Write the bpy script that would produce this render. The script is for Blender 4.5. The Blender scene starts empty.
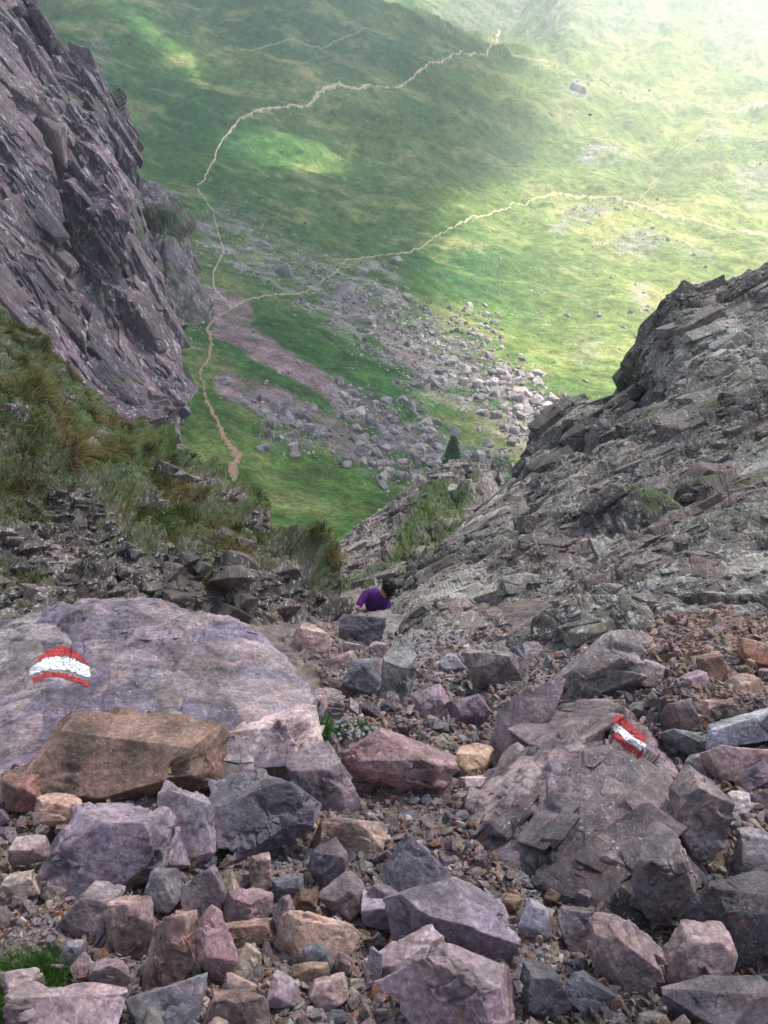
import bpy, bmesh, math
import numpy as np
from mathutils import Vector
from mathutils.bvhtree import BVHTree

# ------------------------------------------------------------------ basics
C = bpy.context.scene.collection
F = 820.0                      # focal length in pixels of the 768x1024 frame
PITCH = math.radians(36)
CP, SP = math.cos(PITCH), math.sin(PITCH)
RIGHT = np.array([1, 0, 0.]); FWD = np.array([0, CP, -SP]); UP = np.array([0, SP, CP])
f32 = np.float32

def unproj(px, py, d):
    px = np.asarray(px, float); py = np.asarray(py, float); d = np.asarray(d, float)
    return (d[..., None] * (FWD + ((px - 384) / F)[..., None] * RIGHT + ((512 - py) / F)[..., None] * UP))

def proj(P):
    d = P @ FWD
    dd = np.where(np.abs(d) < 1e-6, 1e-6, d)
    return 384 + F * (P @ RIGHT) / dd, 512 - F * (P @ UP) / dd, d

# ------------------------------------------------------------------ noise
def _h(ix, iy, iz, seed):
    h = (ix.astype(np.uint32) * np.uint32(374761393) + iy.astype(np.uint32) * np.uint32(668265263)
         + iz.astype(np.uint32) * np.uint32(2147483647 & 0x7ed55d16) + np.uint32((seed * 2654435761 + 1013904223) & 0xffffffff))
    h ^= h >> np.uint32(13); h *= np.uint32(1274126177); h ^= h >> np.uint32(16)
    h *= np.uint32(2246822519); h ^= h >> np.uint32(13)
    return h

def _u(h): return (h & np.uint32(0xffffff)).astype(f32) / f32(0xffffff)

_G = np.array([[1,1,0],[-1,1,0],[1,-1,0],[-1,-1,0],[1,0,1],[-1,0,1],[1,0,-1],[-1,0,-1],[0,1,1],[0,-1,1],[0,1,-1],[0,-1,-1],[1,1,0],[-1,1,0],[0,-1,1],[0,-1,-1]], f32)

def perlin(P, seed=0):
    P = np.asarray(P, f32); I = np.floor(P).astype(np.int64); f = P - I
    w = f * f * f * (f * (f * 6 - 15) + 10)
    out = np.zeros(P.shape[:-1], f32)
    for a in (0, 1):
        for b in (0, 1):
            for c in (0, 1):
                g = _G[_h(I[..., 0] + a, I[..., 1] + b, I[..., 2] + c, seed) & np.uint32(15)]
                dot = g[..., 0] * (f[..., 0] - a) + g[..., 1] * (f[..., 1] - b) + g[..., 2] * (f[..., 2] - c)
                out += dot * (w[..., 0] if a else 1 - w[..., 0]) * (w[..., 1] if b else 1 - w[..., 1]) * (w[..., 2] if c else 1 - w[..., 2])
    return out

def fbm(P, scale, octv=4, seed=0, rough=.5):
    P = np.asarray(P, f32) / scale; out = 0; a = 1.; t = 0
    for k in range(octv):
        out = out + a * perlin(P * (2.03 ** k) + 17.3 * k, seed + k); t += a; a *= rough
    return out / t * 1.6

def worley(Q, seed):
    """nearest two feature points: F1, F2, hash of the nearest cell and its centre (8 neighbours)"""
    Q = np.asarray(Q, f32); B = np.floor(Q - .5).astype(np.int64)
    f1 = np.full(Q.shape[:-1], 9., f32); f2 = f1.copy(); hid = np.zeros(Q.shape[:-1], np.uint32); cen = np.zeros_like(Q)
    for a in (0, 1):
        for b in (0, 1):
            for c in (0, 1):
                ix, iy, iz = B[..., 0] + a, B[..., 1] + b, B[..., 2] + c
                h = _h(ix, iy, iz, seed)
                ct = np.stack([ix + .5 + (_u(h) - .5) * .8, iy + .5 + (_u(h * np.uint32(747796405)) - .5) * .8,
                               iz + .5 + (_u(h * np.uint32(2891336453) + np.uint32(77)) - .5) * .8], -1).astype(f32)
                d = np.sqrt(((Q - ct) ** 2).sum(-1))
                m = d < f1
                f2 = np.where(m, f1, np.minimum(f2, d)); f1 = np.where(m, d, f1)
                hid = np.where(m, h, hid); cen = np.where(m[..., None], ct, cen)
    return f1, f2, hid, cen

def frame(axis, spin=0.):
    """rotation whose third row is the bedding normal"""
    n = np.array(axis, float); n /= np.linalg.norm(n)
    t = np.cross(n, [0.3, .9, .2]); t /= np.linalg.norm(t); b = np.cross(n, t)
    c, s = math.cos(spin), math.sin(spin)
    return np.array([c * t + s * b, -s * t + c * b, n])

def facets(P, size, seed, R=None, asp=(1, 1, 1), tilt=1., crack=.35, warp=.35):
    """blocky broken-rock relief in units of 1: constant tilted facet per cell, cracks between"""
    Q = P @ (R.T if R is not None else np.eye(3)) / (size * np.array(asp))
    W = np.stack([perlin(Q * .9 + 5, seed + 5), perlin(Q * .9 + 31, seed + 6), perlin(Q * .9 + 67, seed + 7)], -1)
    Q = Q + W * warp * 2
    f1, f2, h, cen = worley(Q, seed)
    rv = np.stack([_u(h * np.uint32(22695477)) - .5, _u(h * np.uint32(134775813)) - .5, _u(h * np.uint32(1103515245)) - .5], -1)
    v = (_u(h) - .5) + tilt * 2 * ((Q - cen) * rv).sum(-1)
    v = v * sstep(-.05, .11, f2 - f1)
    return v - crack * np.exp(-(f2 - f1) * 14), _u(h * np.uint32(97531)), f2 - f1

def blocks(P, size, seed, R=None, asp=(1, 1, 1), warp=.12, flat=.26, side=2.2):
    """union of flat-topped, bevelled, tilted blocks in units of 1: crisp planes meeting in creases"""
    Q = P @ (R.T if R is not None else np.eye(3)) / (size * np.array(asp))
    W = np.stack([perlin(Q * .9 + 5, seed + 5), perlin(Q * .9 + 31, seed + 6), perlin(Q * .9 + 67, seed + 7)], -1)
    Q = (Q + W * warp * 2).astype(f32); B = np.floor(Q - .5).astype(np.int64)
    best = np.full(Q.shape[:-1], -9., f32); second = best.copy(); hid = np.zeros(Q.shape[:-1], np.uint32)
    for a in (0, 1):
        for b in (0, 1):
            for c in (0, 1):
                ix, iy, iz = B[..., 0] + a, B[..., 1] + b, B[..., 2] + c; h = _h(ix, iy, iz, seed)
                q = Q - np.stack([ix + .5 + (_u(h) - .5) * .7, iy + .5 + (_u(h * np.uint32(747796405)) - .5) * .7, iz + .5 + (_u(h * np.uint32(2891336453) + np.uint32(77)) - .5) * .7], -1)
                rv = np.stack([_u(h * np.uint32(22695477)) - .5, _u(h * np.uint32(134775813)) - .5, _u(h * np.uint32(1103515245)) - .5], -1)
                sk = q[..., [1, 2, 0]] * rv * .9
                v = (_u(h * np.uint32(48271)) - .5) * .7 + 1.7 * (q * rv).sum(-1) - side * np.maximum(np.abs(q + sk).max(-1) - flat, 0)
                m = v > best
                second = np.where(m, best, np.maximum(second, v)); best = np.where(m, v, best); hid = np.where(m, h, hid)
    return best + .25, _u(hid * np.uint32(97531)), best - second

def sstep(a, b, x):
    t = np.clip((x - a) / (b - a), 0, 1); return t * t * (3 - 2 * t)

# ------------------------------------------------------------------ mesh helpers
def link(o, parent=None):
    C.objects.link(o)
    if parent: o.parent = parent
    return o

def raw_mesh(name, V, Q, attrs=None, smooth=True, mats=(), T=None):
    V = np.asarray(V, f32).reshape(-1, 3); Q = np.asarray(Q, np.int32)
    me = bpy.data.meshes.new(name); n = Q.shape[1]
    me.vertices.add(len(V)); me.vertices.foreach_set('co', V.ravel())
    T = np.zeros((0, 3), np.int32) if T is None else np.asarray(T, np.int32)
    me.loops.add(Q.size + T.size); me.loops.foreach_set('vertex_index', np.concatenate([Q.ravel(), T.ravel()]))
    me.polygons.add(len(Q) + len(T)); me.polygons.foreach_set('loop_start', np.concatenate([np.arange(0, Q.size, n, dtype=np.int32), Q.size + np.arange(0, T.size, 3, dtype=np.int32)]))
    me.update(calc_edges=True)
    me.polygons.foreach_set('use_smooth', np.concatenate([np.full(len(Q), smooth), np.zeros(len(T), bool)]))
    for k, a in (attrs or {}).items():
        a = np.asarray(a, f32)
        if a.ndim == 2:
            t = me.attributes.new(k, 'FLOAT_COLOR', 'POINT')
            t.data.foreach_set('color', np.concatenate([a, np.ones((len(a), 1), f32)], 1).ravel())
        else:
            t = me.attributes.new(k, 'FLOAT', 'POINT'); t.data.foreach_set('value', a)
    for m in mats: me.materials.append(m)
    me.update()
    return me

def grid_quads(n, m):
    i = np.arange(n * m).reshape(n, m)
    return np.stack([i[:-1, :-1], i[1:, :-1], i[1:, 1:], i[:-1, 1:]], -1).reshape(-1, 4)

def normals(P):
    du = np.gradient(P, axis=1); dv = np.gradient(P, axis=0)
    n = np.cross(du, dv); l = np.linalg.norm(n, axis=-1, keepdims=True)
    return n / np.maximum(l, 1e-12)

def catmull(A, t):
    """A: (k, ...) control values at integer parameters; t: sample parameters"""
    k = len(A); i = np.clip(np.floor(t).astype(int), 0, k - 2); f = (t - i).reshape((-1,) + (1,) * (A.ndim - 1))
    E = np.concatenate([2 * A[:1] - A[1:2], A, 2 * A[-1:] - A[-2:-1]])
    p0, p1, p2, p3 = E[i], E[i + 1], E[i + 2], E[i + 3]
    return .5 * (2 * p1 + (p2 - p0) * f + (2 * p0 - 5 * p1 + 4 * p2 - p3) * f ** 2 + (3 * p1 - p0 - 3 * p2 + p3) * f ** 3)

def linear(A, t):
    i = np.clip(np.floor(t).astype(int), 0, len(A) - 2); f = (t - i).reshape((-1,) + (1,) * (A.ndim - 1))
    return A[i] * (1 - f) + A[i + 1] * f

def loft(rows, n, m, lin=0.):
    """rows of (px, py, d) control points -> dense world-space surface (n rows, m columns); lin = how creased"""
    A = np.array(rows, float); A[..., 2] = np.log(A[..., 2]); t, u = np.linspace(0, len(A) - 1, n), np.linspace(0, A.shape[1] - 1, m)
    G = catmull(catmull(A, t).transpose(1, 0, 2), u).transpose(1, 0, 2)
    if lin: G = G * (1 - lin) + lin * linear(linear(A, t).transpose(1, 0, 2), u).transpose(1, 0, 2)
    return unproj(G[..., 0], G[..., 1], np.exp(G[..., 2]))

def tag(o, label=None, cat=None, group=None, kind=None):
    if label: o['label'] = label
    if cat: o['category'] = cat
    if group: o['group'] = group
    if kind: o['kind'] = kind
    return o

def obj(name, me, parent=None, **k):
    return tag(link(bpy.data.objects.new(name, me), parent), **k)

def polydist(px, py, pts):
    """distance in pixels to a polyline and position along it"""
    best = np.full(np.shape(px), 1e9, f32); pts = np.array(pts, float)
    for a, b in zip(pts[:-1], pts[1:]):
        ab = b - a; t = np.clip(((px - a[0]) * ab[0] + (py - a[1]) * ab[1]) / (ab @ ab + 1e-9), 0, 1)
        best = np.minimum(best, np.hypot(px - a[0] - t * ab[0], py - a[1] - t * ab[1]))
    return best

def inpoly(px, py, pts):
    r = np.zeros(np.shape(px), bool); n = len(pts)
    for i in range(n):
        x1, y1 = pts[i]; x2, y2 = pts[(i + 1) % n]
        if y1 == y2: continue
        c = ((y1 > py) != (y2 > py)) & (px < (x2 - x1) * (py - y1) / (y2 - y1) + x1)
        r ^= c
    return r

def softpoly(px, py, pts, soft=8):
    d = polydist(px, py, list(pts) + [pts[0]])
    return np.clip(.5 + np.where(inpoly(px, py, pts), d, -d) / soft, 0, 1)

# ------------------------------------------------------------------ materials
class Nodes:
    def __init__(s, name):
        s.m = bpy.data.materials.new(name); s.m.use_nodes = True
        s.t = s.m.node_tree; s.t.nodes.clear()
        s.out = s.t.nodes.new('ShaderNodeOutputMaterial')
    def n(s, kind, ins=None, **kw):
        o = s.t.nodes.new('ShaderNode' + kind)
        for k, v in kw.items(): setattr(o, k, v)
        for k, v in (ins or {}).items():
            if hasattr(v, 'is_output') or isinstance(v, bpy.types.NodeSocket): s.t.links.new(v, o.inputs[k])
            else: o.inputs[k].default_value = v
        return o
    def noise(s, co, scale, detail=6, rough=.6, dist=0.):
        return s.n('TexNoise', {'Vector': co, 'Scale': scale, 'Detail': detail, 'Roughness': rough, 'Distortion': dist}).outputs['Fac']
    def ramp(s, fac, a, b, lo=0., hi=1.):
        return s.n('MapRange', {'Value': fac, 'From Min': a, 'From Max': b, 'To Min': lo, 'To Max': hi}, interpolation_type='SMOOTHSTEP').outputs[0]
    def mix(s, fac, a, b, mode='MIX'):
        o = s.n('Mix', data_type='RGBA', blend_type=mode)
        for k, v in (('Factor_Float', fac), ('A_Color', a), ('B_Color', b)):
            sock = [i for i in o.inputs if i.identifier == k][0]
            if isinstance(v, bpy.types.NodeSocket): s.t.links.new(v, sock)
            else: sock.default_value = v if not isinstance(v, tuple) or len(v) == 4 else (*v, 1)
        return [i for i in o.outputs if i.identifier == 'Result_Color'][0]
    def math(s, op, a, b=0.):
        return s.n('Math', {0: a, 1: b}, operation=op).outputs[0]
    def attr(s, name, out='Color'):
        return s.n('Attribute', attribute_name=name).outputs[out]
    def bump(s, h, dist, strength=1., nrm=None):
        i = {'Height': h, 'Distance': dist, 'Strength': strength}
        if nrm is not None: i['Normal'] = nrm
        return s.n('Bump', i).outputs[0]
    def finish(s, col, rough=.85, nrm=None, spec=.3):
        i = {'Base Color': col, 'Roughness': rough, 'Specular IOR Level': spec}
        if nrm is not None: i['Normal'] = nrm
        b = s.n('BsdfPrincipled', i)
        s.t.links.new(b.outputs[0], s.out.inputs[0]); return s.m

def rock_material(name, src, size=1., lichen=.5, rust=.3, wet=0., grain=(1, 1, 1), rot=(0, 0, 0), grass=False, contrast=1., relief=.05, joints=0., tint=(1.05, .97, 1.04)):
    """src: 'object' = per-object colour, 'attr' = point colour 'col'. size = metres of the main mottling"""
    s = Nodes(name)
    if src == 'object':
        tc = s.n('TexCoord').outputs['Object']
        rnd = s.n('ObjectInfo').outputs['Random']
        off = s.n('VectorMath', {0: tc, 1: s.n('CombineXYZ', {0: s.math('MULTIPLY', rnd, 37.), 1: s.math('MULTIPLY', rnd, 91.), 2: rnd}).outputs[0]}, operation='ADD').outputs[0]
        base = s.n('ObjectInfo').outputs['Color']
    else:
        off = s.n('NewGeometry').outputs['Position']; base = s.attr('col')
    gr = s.n('Mapping', {'Vector': off, 'Rotation': rot, 'Scale': grain}).outputs[0]
    k = 1. / size
    n1 = s.noise(gr, 2.2 * k, 9, .68, .3); n2 = s.noise(off, 5 * k, 6, .6, 1.2); n3 = s.noise(gr, 28 * k, 6, .7)
    n4 = s.noise(off, 1.3 * k, 4, .55); base = s.mix(1., base, (.74, .73, .74), 'MULTIPLY')
    c = s.mix(s.ramp(n4, .4, .62), base, s.mix(1., base, tint, 'MULTIPLY'))
    c = s.mix(s.ramp(n2, .45, .68, 0, .55), c, s.mix(1., base, (1.25, .98, .82), 'MULTIPLY'))
    v = s.ramp(n1, .33, .68, 1 - .36 * contrast, 1 + .45 * contrast)
    v2 = s.ramp(n3, .32, .68, 1 - .2 * contrast, 1 + .24 * contrast)
    c = s.mix(1., c, s.n('CombineColor', {0: v, 1: v, 2: v}).outputs[0], 'MULTIPLY')
    c = s.mix(1., c, s.n('CombineColor', {0: v2, 1: v2, 2: v2}).outputs[0], 'MULTIPLY')
    if rust:
        r = s.math('MULTIPLY', s.ramp(s.noise(off, 1.7 * k, 5, .7, .8), .6, .72), rust)
        c = s.mix(r, c, (.27, .11, .05))
    if lichen:
        l = s.math('MULTIPLY', s.ramp(s.noise(off, 45 * k, 3, .6), .61, .68), s.ramp(s.noise(off, 3.1 * k, 4, .6), .47, .6))
        c = s.mix(s.math('MULTIPLY', l, lichen), c, (.42, .43, .36))
        l2 = s.math('MULTIPLY', s.ramp(s.noise(off, 12 * k, 5, .7), .62, .67), s.ramp(n4, .5, .62))
        c = s.mix(s.math('MULTIPLY', l2, lichen * .7), c, (.33, .36, .27))
    vg = s.n('TexVoronoi', {'Vector': gr, 'Scale': 34 * k}).outputs['Color']
    vgm = s.n('SeparateColor', {0: vg}).outputs[0]; v3 = s.ramp(vgm, 0, 1, 1 - .12 * contrast, 1 + .12 * contrast)
    c = s.mix(1., c, s.n('CombineColor', {0: v3, 1: v3, 2: v3}).outputs[0], 'MULTIPLY')
    ed = s.n('TexVoronoi', {'Vector': s.mix(.12, gr, s.n('TexNoise', {'Vector': off, 'Scale': 6 * k, 'Detail': 4}).outputs['Color']), 'Scale': 6.5 * k}, feature='F1', distance='CHEBYCHEV')
    fc = s.n('SeparateColor', {0: ed.outputs['Color']}).outputs[1]
    c = s.mix(s.math('MULTIPLY', s.ramp(fc, .62, .66), .35), c, s.mix(1., c, (1.5, 1.42, 1.5), 'MULTIPLY'))
    c = s.mix(s.math('MULTIPLY', s.ramp(s.noise(off, 3.6 * k, 7, .72, .4), .55, .6), .55), c, s.mix(1., c, (.62, .6, .66), 'MULTIPLY'))
    fl = s.math('MULTIPLY', s.ramp(s.noise(off, 75 * k, 4, .75), .6, .66), s.ramp(n2, .36, .55))
    c = s.mix(s.math('MULTIPLY', fl, .45), c, (.48, .45, .47))
    if joints:
        wv_ = s.n('VectorMath', {0: gr, 1: s.n('VectorMath', {0: s.n('TexNoise', {'Vector': off, 'Scale': 3 * k, 'Detail': 5}).outputs['Color'], 'Scale': .22 * size}, operation='SCALE').outputs[0]}, operation='ADD').outputs[0]
        j1 = s.n('TexVoronoi', {'Vector': wv_, 'Scale': 3.4 * k}, feature='DISTANCE_TO_EDGE').outputs[0]
        j2 = s.n('TexVoronoi', {'Vector': wv_, 'Scale': 11 * k}, feature='DISTANCE_TO_EDGE').outputs[0]
        jj = s.math('ADD', s.math('MULTIPLY', s.ramp(j1, 0, .05), .35), s.math('MULTIPLY', s.ramp(j2, 0, .09), .14))
        wfl = s.math('MULTIPLY', s.ramp(s.noise(gr, 14 * k, 7, .75), .55, .6), s.ramp(n4, .36, .5))
        c = s.mix(s.math('MULTIPLY', wfl, .6), c, (.56, .54, .52))
    h = s.math('ADD', s.math('MULTIPLY', n1, .7), s.math('MULTIPLY', n3, .11))
    h = s.math('ADD', h, s.math('MULTIPLY', fc, .05))
    if joints: h = s.math('ADD', h, s.math('MULTIPLY', jj, joints))
    if grass:
        g = s.attr('grass', 'Fac')
        gc = s.mix(s.ramp(n1, .35, .65), (.026, .06, .009), (.075, .10, .022))
        c = s.mix(g, c, gc)
    nr = s.bump(h, relief * size, 1.)
    nr = s.bump(s.noise(off, 110 * k, 4, .75), .006 * size, .6, nr)
    ro = s.ramp(n2, .3, .7, .72 - .35 * wet, .9 - .3 * wet)
    return s.finish(c, ro, nr, .4 + .2 * wet)

def simple_material(name, col, rough=.8, var=.25, scale=20., bump=.0, attr=None, translucent=0.):
    s = Nodes(name); co = s.n('TexCoord').outputs['Object']
    base = s.attr(attr) if attr else col
    n = s.noise(co, scale, 5); v = s.ramp(n, .3, .7, 1 - var, 1 + var)
    c = s.mix(1., base, s.n('CombineColor', {0: v, 1: v, 2: v}).outputs[0], 'MULTIPLY')
    nr = s.bump(n, bump) if bump else None
    m = s.finish(c, rough, nr, .25)
    if translucent:
        b = [x for x in s.t.nodes if x.type == 'BSDF_PRINCIPLED'][0]
        tr = s.n('BsdfTranslucent', {'Color': c}); mx = s.n('MixShader', {0: translucent})
        s.t.links.new(b.outputs[0], mx.inputs[1]); s.t.links.new(tr.outputs[0], mx.inputs[2]); s.t.links.new(mx.outputs[0], s.out.inputs[0])
    return m

M_stone = rock_material('rock_stone', 'object', .42, .6, .5, .35, contrast=1.45)
M_scree = rock_material('rock_scree', 'attr', .35, .3, .3, .3)
M_crag = rock_material('rock_crag', 'attr', 1.6, .6, .1, .0, grain=(1.5, .8, 1.5), rot=(.4, .6, .3), grass=True, joints=.7, tint=(.97, 1.04, .98), contrast=.85, relief=.034)
M_bank = rock_material('rock_bank', 'attr', 1.0, .5, .12, 0, grain=(2.2, .8, 1.), rot=(.3, .5, 0), grass=True, joints=.7, relief=.036)
M_rib = rock_material('rock_rib', 'attr', 4., .5, .1, 0, grain=(2, .8, 1.), rot=(.3, .6, 0), grass=True, joints=.6)
M_cliff = rock_material('rock_cliff', 'attr', 9., .4, .12, 0, grain=(1.3, 1.3, .6), grass=True, joints=.5)
M_boulder = rock_material('rock_boulder', 'attr', .55, .9, .35, .25, contrast=1.4)
M_far = rock_material('rock_far', 'object', 3.5, .5, .05, 0)
M_farstuff = rock_material('rock_far_scatter', 'attr', 3.5, .3, 0, 0)

# ------------------------------------------------------------------ valley terrain
class Field:
    """height of the land given as depth along view rays from the viewpoint, at control columns xs and rows ys"""
    def __init__(s, xs, ys, D):
        s.xs, s.ys, s.L = np.array(xs, float), np.array(ys, float), np.log(np.array(D, float))
    def _axis(s, g, x):
        i = np.clip(np.searchsorted(g, x) - 1, 0, len(g) - 2)
        return i, np.clip((x - g[i]) / (g[i + 1] - g[i]), 0, 1)
    def depth(s, px, py):
        px, py = np.broadcast_arrays(np.asarray(px, float), np.asarray(py, float)); sh = px.shape
        px, py = px.ravel(), py.ravel()
        i, u = s._axis(s.xs, px); j, v = s._axis(s.ys, py)
        E = np.pad(s.L, 1, mode='reflect', reflect_type='odd')
        def w(t): return [.5 * (-t + 2 * t**2 - t**3), .5 * (2 - 5 * t**2 + 3 * t**3), .5 * (t + 4 * t**2 - 3 * t**3), .5 * (-t**2 + t**3)]
        wu, wv = w(u), w(v); o = 0
        for a in range(4):
            for b in range(4):
                o = o + wv[a] * wu[b] * E[j + a, i + b]
        return np.exp(o).reshape(sh)

VAL = Field([-700, -300, 0, 200, 400, 550, 768, 1100, 1500], [-200, -100, 0, 100, 200, 300, 400, 480, 560, 640],
    [[520, 600, 720, 860, 1050, 1400, 1560, 1600, 1600],
     [400, 480, 560, 650, 800, 1050, 1200, 1250, 1250],
     [280, 340, 400, 480, 570, 760, 880, 940, 950],
     [180, 220, 270, 350, 430, 520, 600, 640, 650],
     [120, 140, 170, 235, 310, 370, 410, 430, 440],
     [80, 90, 110, 150, 200, 235, 265, 290, 300],
     [62, 68, 78, 105, 135, 155, 180, 200, 210],
     [55, 60, 68, 82, 98, 115, 135, 150, 160],
     [50, 52, 55, 62, 70, 80, 90, 100, 110],
     [44, 46, 48, 52, 58, 62, 66, 70, 76]])

def valley_pt(px, py):
    d = VAL.depth(px, py)
    crest = -20 + (px - 340) * .40 + 6 * np.sin(px / 23.)
    far = sstep(6, -14, py - crest) * sstep(300, 345, px) * sstep(575, 500, px)
    d = d * (1 + .42 * far)
    P = unproj(px, py, d)
    a = d / 300.
    n = fbm(P, 70., 4, 3, .45) * 4.5 * np.clip(a, .25, 1.6)
    g = fbm(P * np.array([1, 1, 0]) @ np.array([[.8, .6, 0], [-.25, .33, 0], [0, 0, 1]]), 22., 4, 9, .5) * 2.2 * np.clip(a, .3, 2.2)
    n2 = fbm(P, 6., 4, 21, .6) * .9 * np.clip(a, .5, 2.)
    side = np.maximum(-170 - px, 0) + np.maximum(px - 960, 0)
    P[..., 2] += n + g + n2 - 2 * np.clip(a, 0, 1) + np.minimum(side * d / F * .85, 260)
    return P

PATHS = {
 'near': ([(226, 486), (231, 468), (236, 452), (225, 436), (214, 412), (206, 396), (203, 380), (199, 366), (207, 350), (210, 334), (207, 322), (216, 312), (231, 306)],
          (9, 8, 6.5, 4.6, 3.6, 3.0, 2.6, 2.4, 3, 3.2, 2.6, 2.2, 1.8), (.40, .25, .19)),
 'gully': ([(231, 306), (222, 294), (214, 286), (213, 270), (219, 252), (222, 240), (217, 226), (211, 205), (197, 186)], (2.0, 2.0, 1.8, 1.7, 1.8, 1.7, 1.5, 1.4, 1.4), (.50, .40, .34)),
 'traverse': ([(197, 183), (205, 172), (213, 158), (217, 144), (226, 131), (244, 119), (262, 111), (290, 102), (305, 99), (320, 91), (335, 87), (352, 90), (365, 88), (384, 80), (402, 74), (425, 66), (448, 57), (478, 51), (494, 42), (500, 30)],
              (1.2, 1.3, 1.5, 1.5, 1.6, 1.8, 2.0, 2.4, 2.2, 3.2, 2.6, 2.0, 4.0, 2.4, 2.2, 2.0, 2.0, 2.0, 2.0, 1.8), (.68, .50, .42)),
 'middle': ([(231, 306), (252, 297), (275, 292), (300, 288), (318, 278), (338, 266), (352, 257), (388, 250), (420, 241), (445, 228), (470, 219), (498, 211), (510, 203), (516, 197), (536, 192), (560, 190), (590, 191), (612, 195), (640, 205), (668, 214), (700, 222), (730, 229), (768, 238), (820, 246)],
            (1.4, 1.2, 1.2, 1.1, 1.2, 1.3, 1.2, 1.1, 1.1, 1.0, 1.3, 1.4, 1.6, 1.8, 1.7, 1.7, 1.8, 2.0, 2.2, 2.0, 2.0, 2.0, 2.2, 2.2), (.50, .42, .27)),
 'upper': ([(498, 40), (512, 52), (548, 60), (585, 70), (612, 84), (640, 94), (672, 96), (704, 100), (735, 103), (768, 108)], (.9, .9, .9, 1.0, 1.0, 1, 1, 1.2, 2.2, 3.2), (.48, .42, .30)),
 'slant': ([(612, 194), (632, 206), (646, 190), (660, 170), (650, 176), (690, 140), (712, 126)], (1.2, 2., 1.2, .8, .6, .8, 1.2), (.45, .38, .28)),
 'faint': ([(252, 40), (290, 36), (320, 38), (352, 30), (385, 28)], (.7, 1.0, .9, 1.2, .6), (.36, .33, .3)),
}
BANDS = [([(222, 318), (262, 346), (310, 374), (360, 402), (432, 444)], 11), ([(228, 378), (268, 396), (318, 418), (350, 440)], 13),
         ([(150, 270), (190, 292), (236, 306)], 15), ([(340, 395), (395, 428), (455, 462)], 7), ([(120, 405), (150, 430), (178, 452)], 15),
         ([(340, 290), (395, 340), (440, 372)], 12), ([(452, 474), (500, 462)], 9)]
ROCKY = [[(170, 195), (215, 200), (262, 222), (330, 262), (392, 262), (420, 300), (470, 345), (512, 368), (548, 398), (560, 430), (520, 440), (470, 400), (420, 380), (360, 345), (300, 300), (230, 262), (190, 240)],
         [(330, 380), (420, 400), (460, 440), (510, 440), (500, 470), (420, 480), (380, 470), (340, 440)],
         [(232, 392), (300, 402), (340, 430), (290, 440), (240, 425)]]

def valley_color(px, py, P):
    n1 = fbm(P, 30., 4, 40, .6); n2 = fbm(P, 110., 3, 50); n3 = fbm(P, 7., 3, 60, .6)
    g = np.array([.030, .100, .020]) + np.clip(.5 + n2[..., None], 0, 1) * np.array([.055, .045, .006])
    g = g * np.array([1.2, 1.15, 1.5]) * (1 + .4 * n1 + .3 * n3 + .6 * fbm(P, 2.2, 3, 61, .7))[..., None]
    g = g + sstep(400, 640, px)[..., None] * sstep(470, 330, py)[..., None] * np.array([.105, .08, .03])  # sunlight painted in: grass made yellower and brighter on the lit side
    brown = np.clip(n1 * 1.5 + .5 * n3 + sstep(480, 700, px) * .32 + sstep(170, 20, py) * .22 - .14, 0, 1)[..., None] * .75  # brown mottling, also raised on the lit side as painted sun warmth
    col = g * (1 - brown) + brown * np.array([.36, .31, .14])
    wx, wy = px + 9 * n3 + 6 * n1, py + 7 * fbm(P, 9., 3, 71, .6)
    m = 0
    for pts, w in BANDS: m = np.maximum(m, sstep(w + 3, w - 4, polydist(wx, wy, pts)))
    m = m * np.clip(.75 + n3 * .9, 0, 1)
    sc = np.array([.33, .205, .235]) * (1 + .25 * n3[..., None])
    col = col * (1 - m[..., None]) + sc * m[..., None]
    r = 0
    for pl in ROCKY: r = np.maximum(r, softpoly(wx, wy, pl, 20))
    r = r * np.clip(.25 + n3 * 2.3 + n1 * .6, 0, 1)
    for (cx, cy, rx, ry, s) in [(578, 90, 12, 10, 1), (605, 150, 28, 8, .9), (590, 210, 24, 8, .9), (640, 240, 28, 9, .7), (560, 225, 14, 8, .6), (755, 185, 20, 20, .6), (700, 250, 20, 8, .4), (720, 130, 18, 9, .6),
                               (490, 10, 60, 20, .6), (600, 15, 80, 22, .5), (740, 20, 40, 40, .6), (100, 50, 8, 24, .7), (645, 300, 10, 26, .6), (590, 340, 24, 16, .3)]:
        r = np.maximum(r, s * sstep(1.3, .6, np.hypot((wx - cx) / rx, (wy - cy) / ry)) * np.clip(.6 + 1.6 * n3, 0, 1))
    gr = np.array([.30, .275, .265]) * (1 + .3 * fbm(P, 3., 3, 90)[..., None])
    return col * (1 - r[..., None]) + gr * r[..., None]

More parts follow.
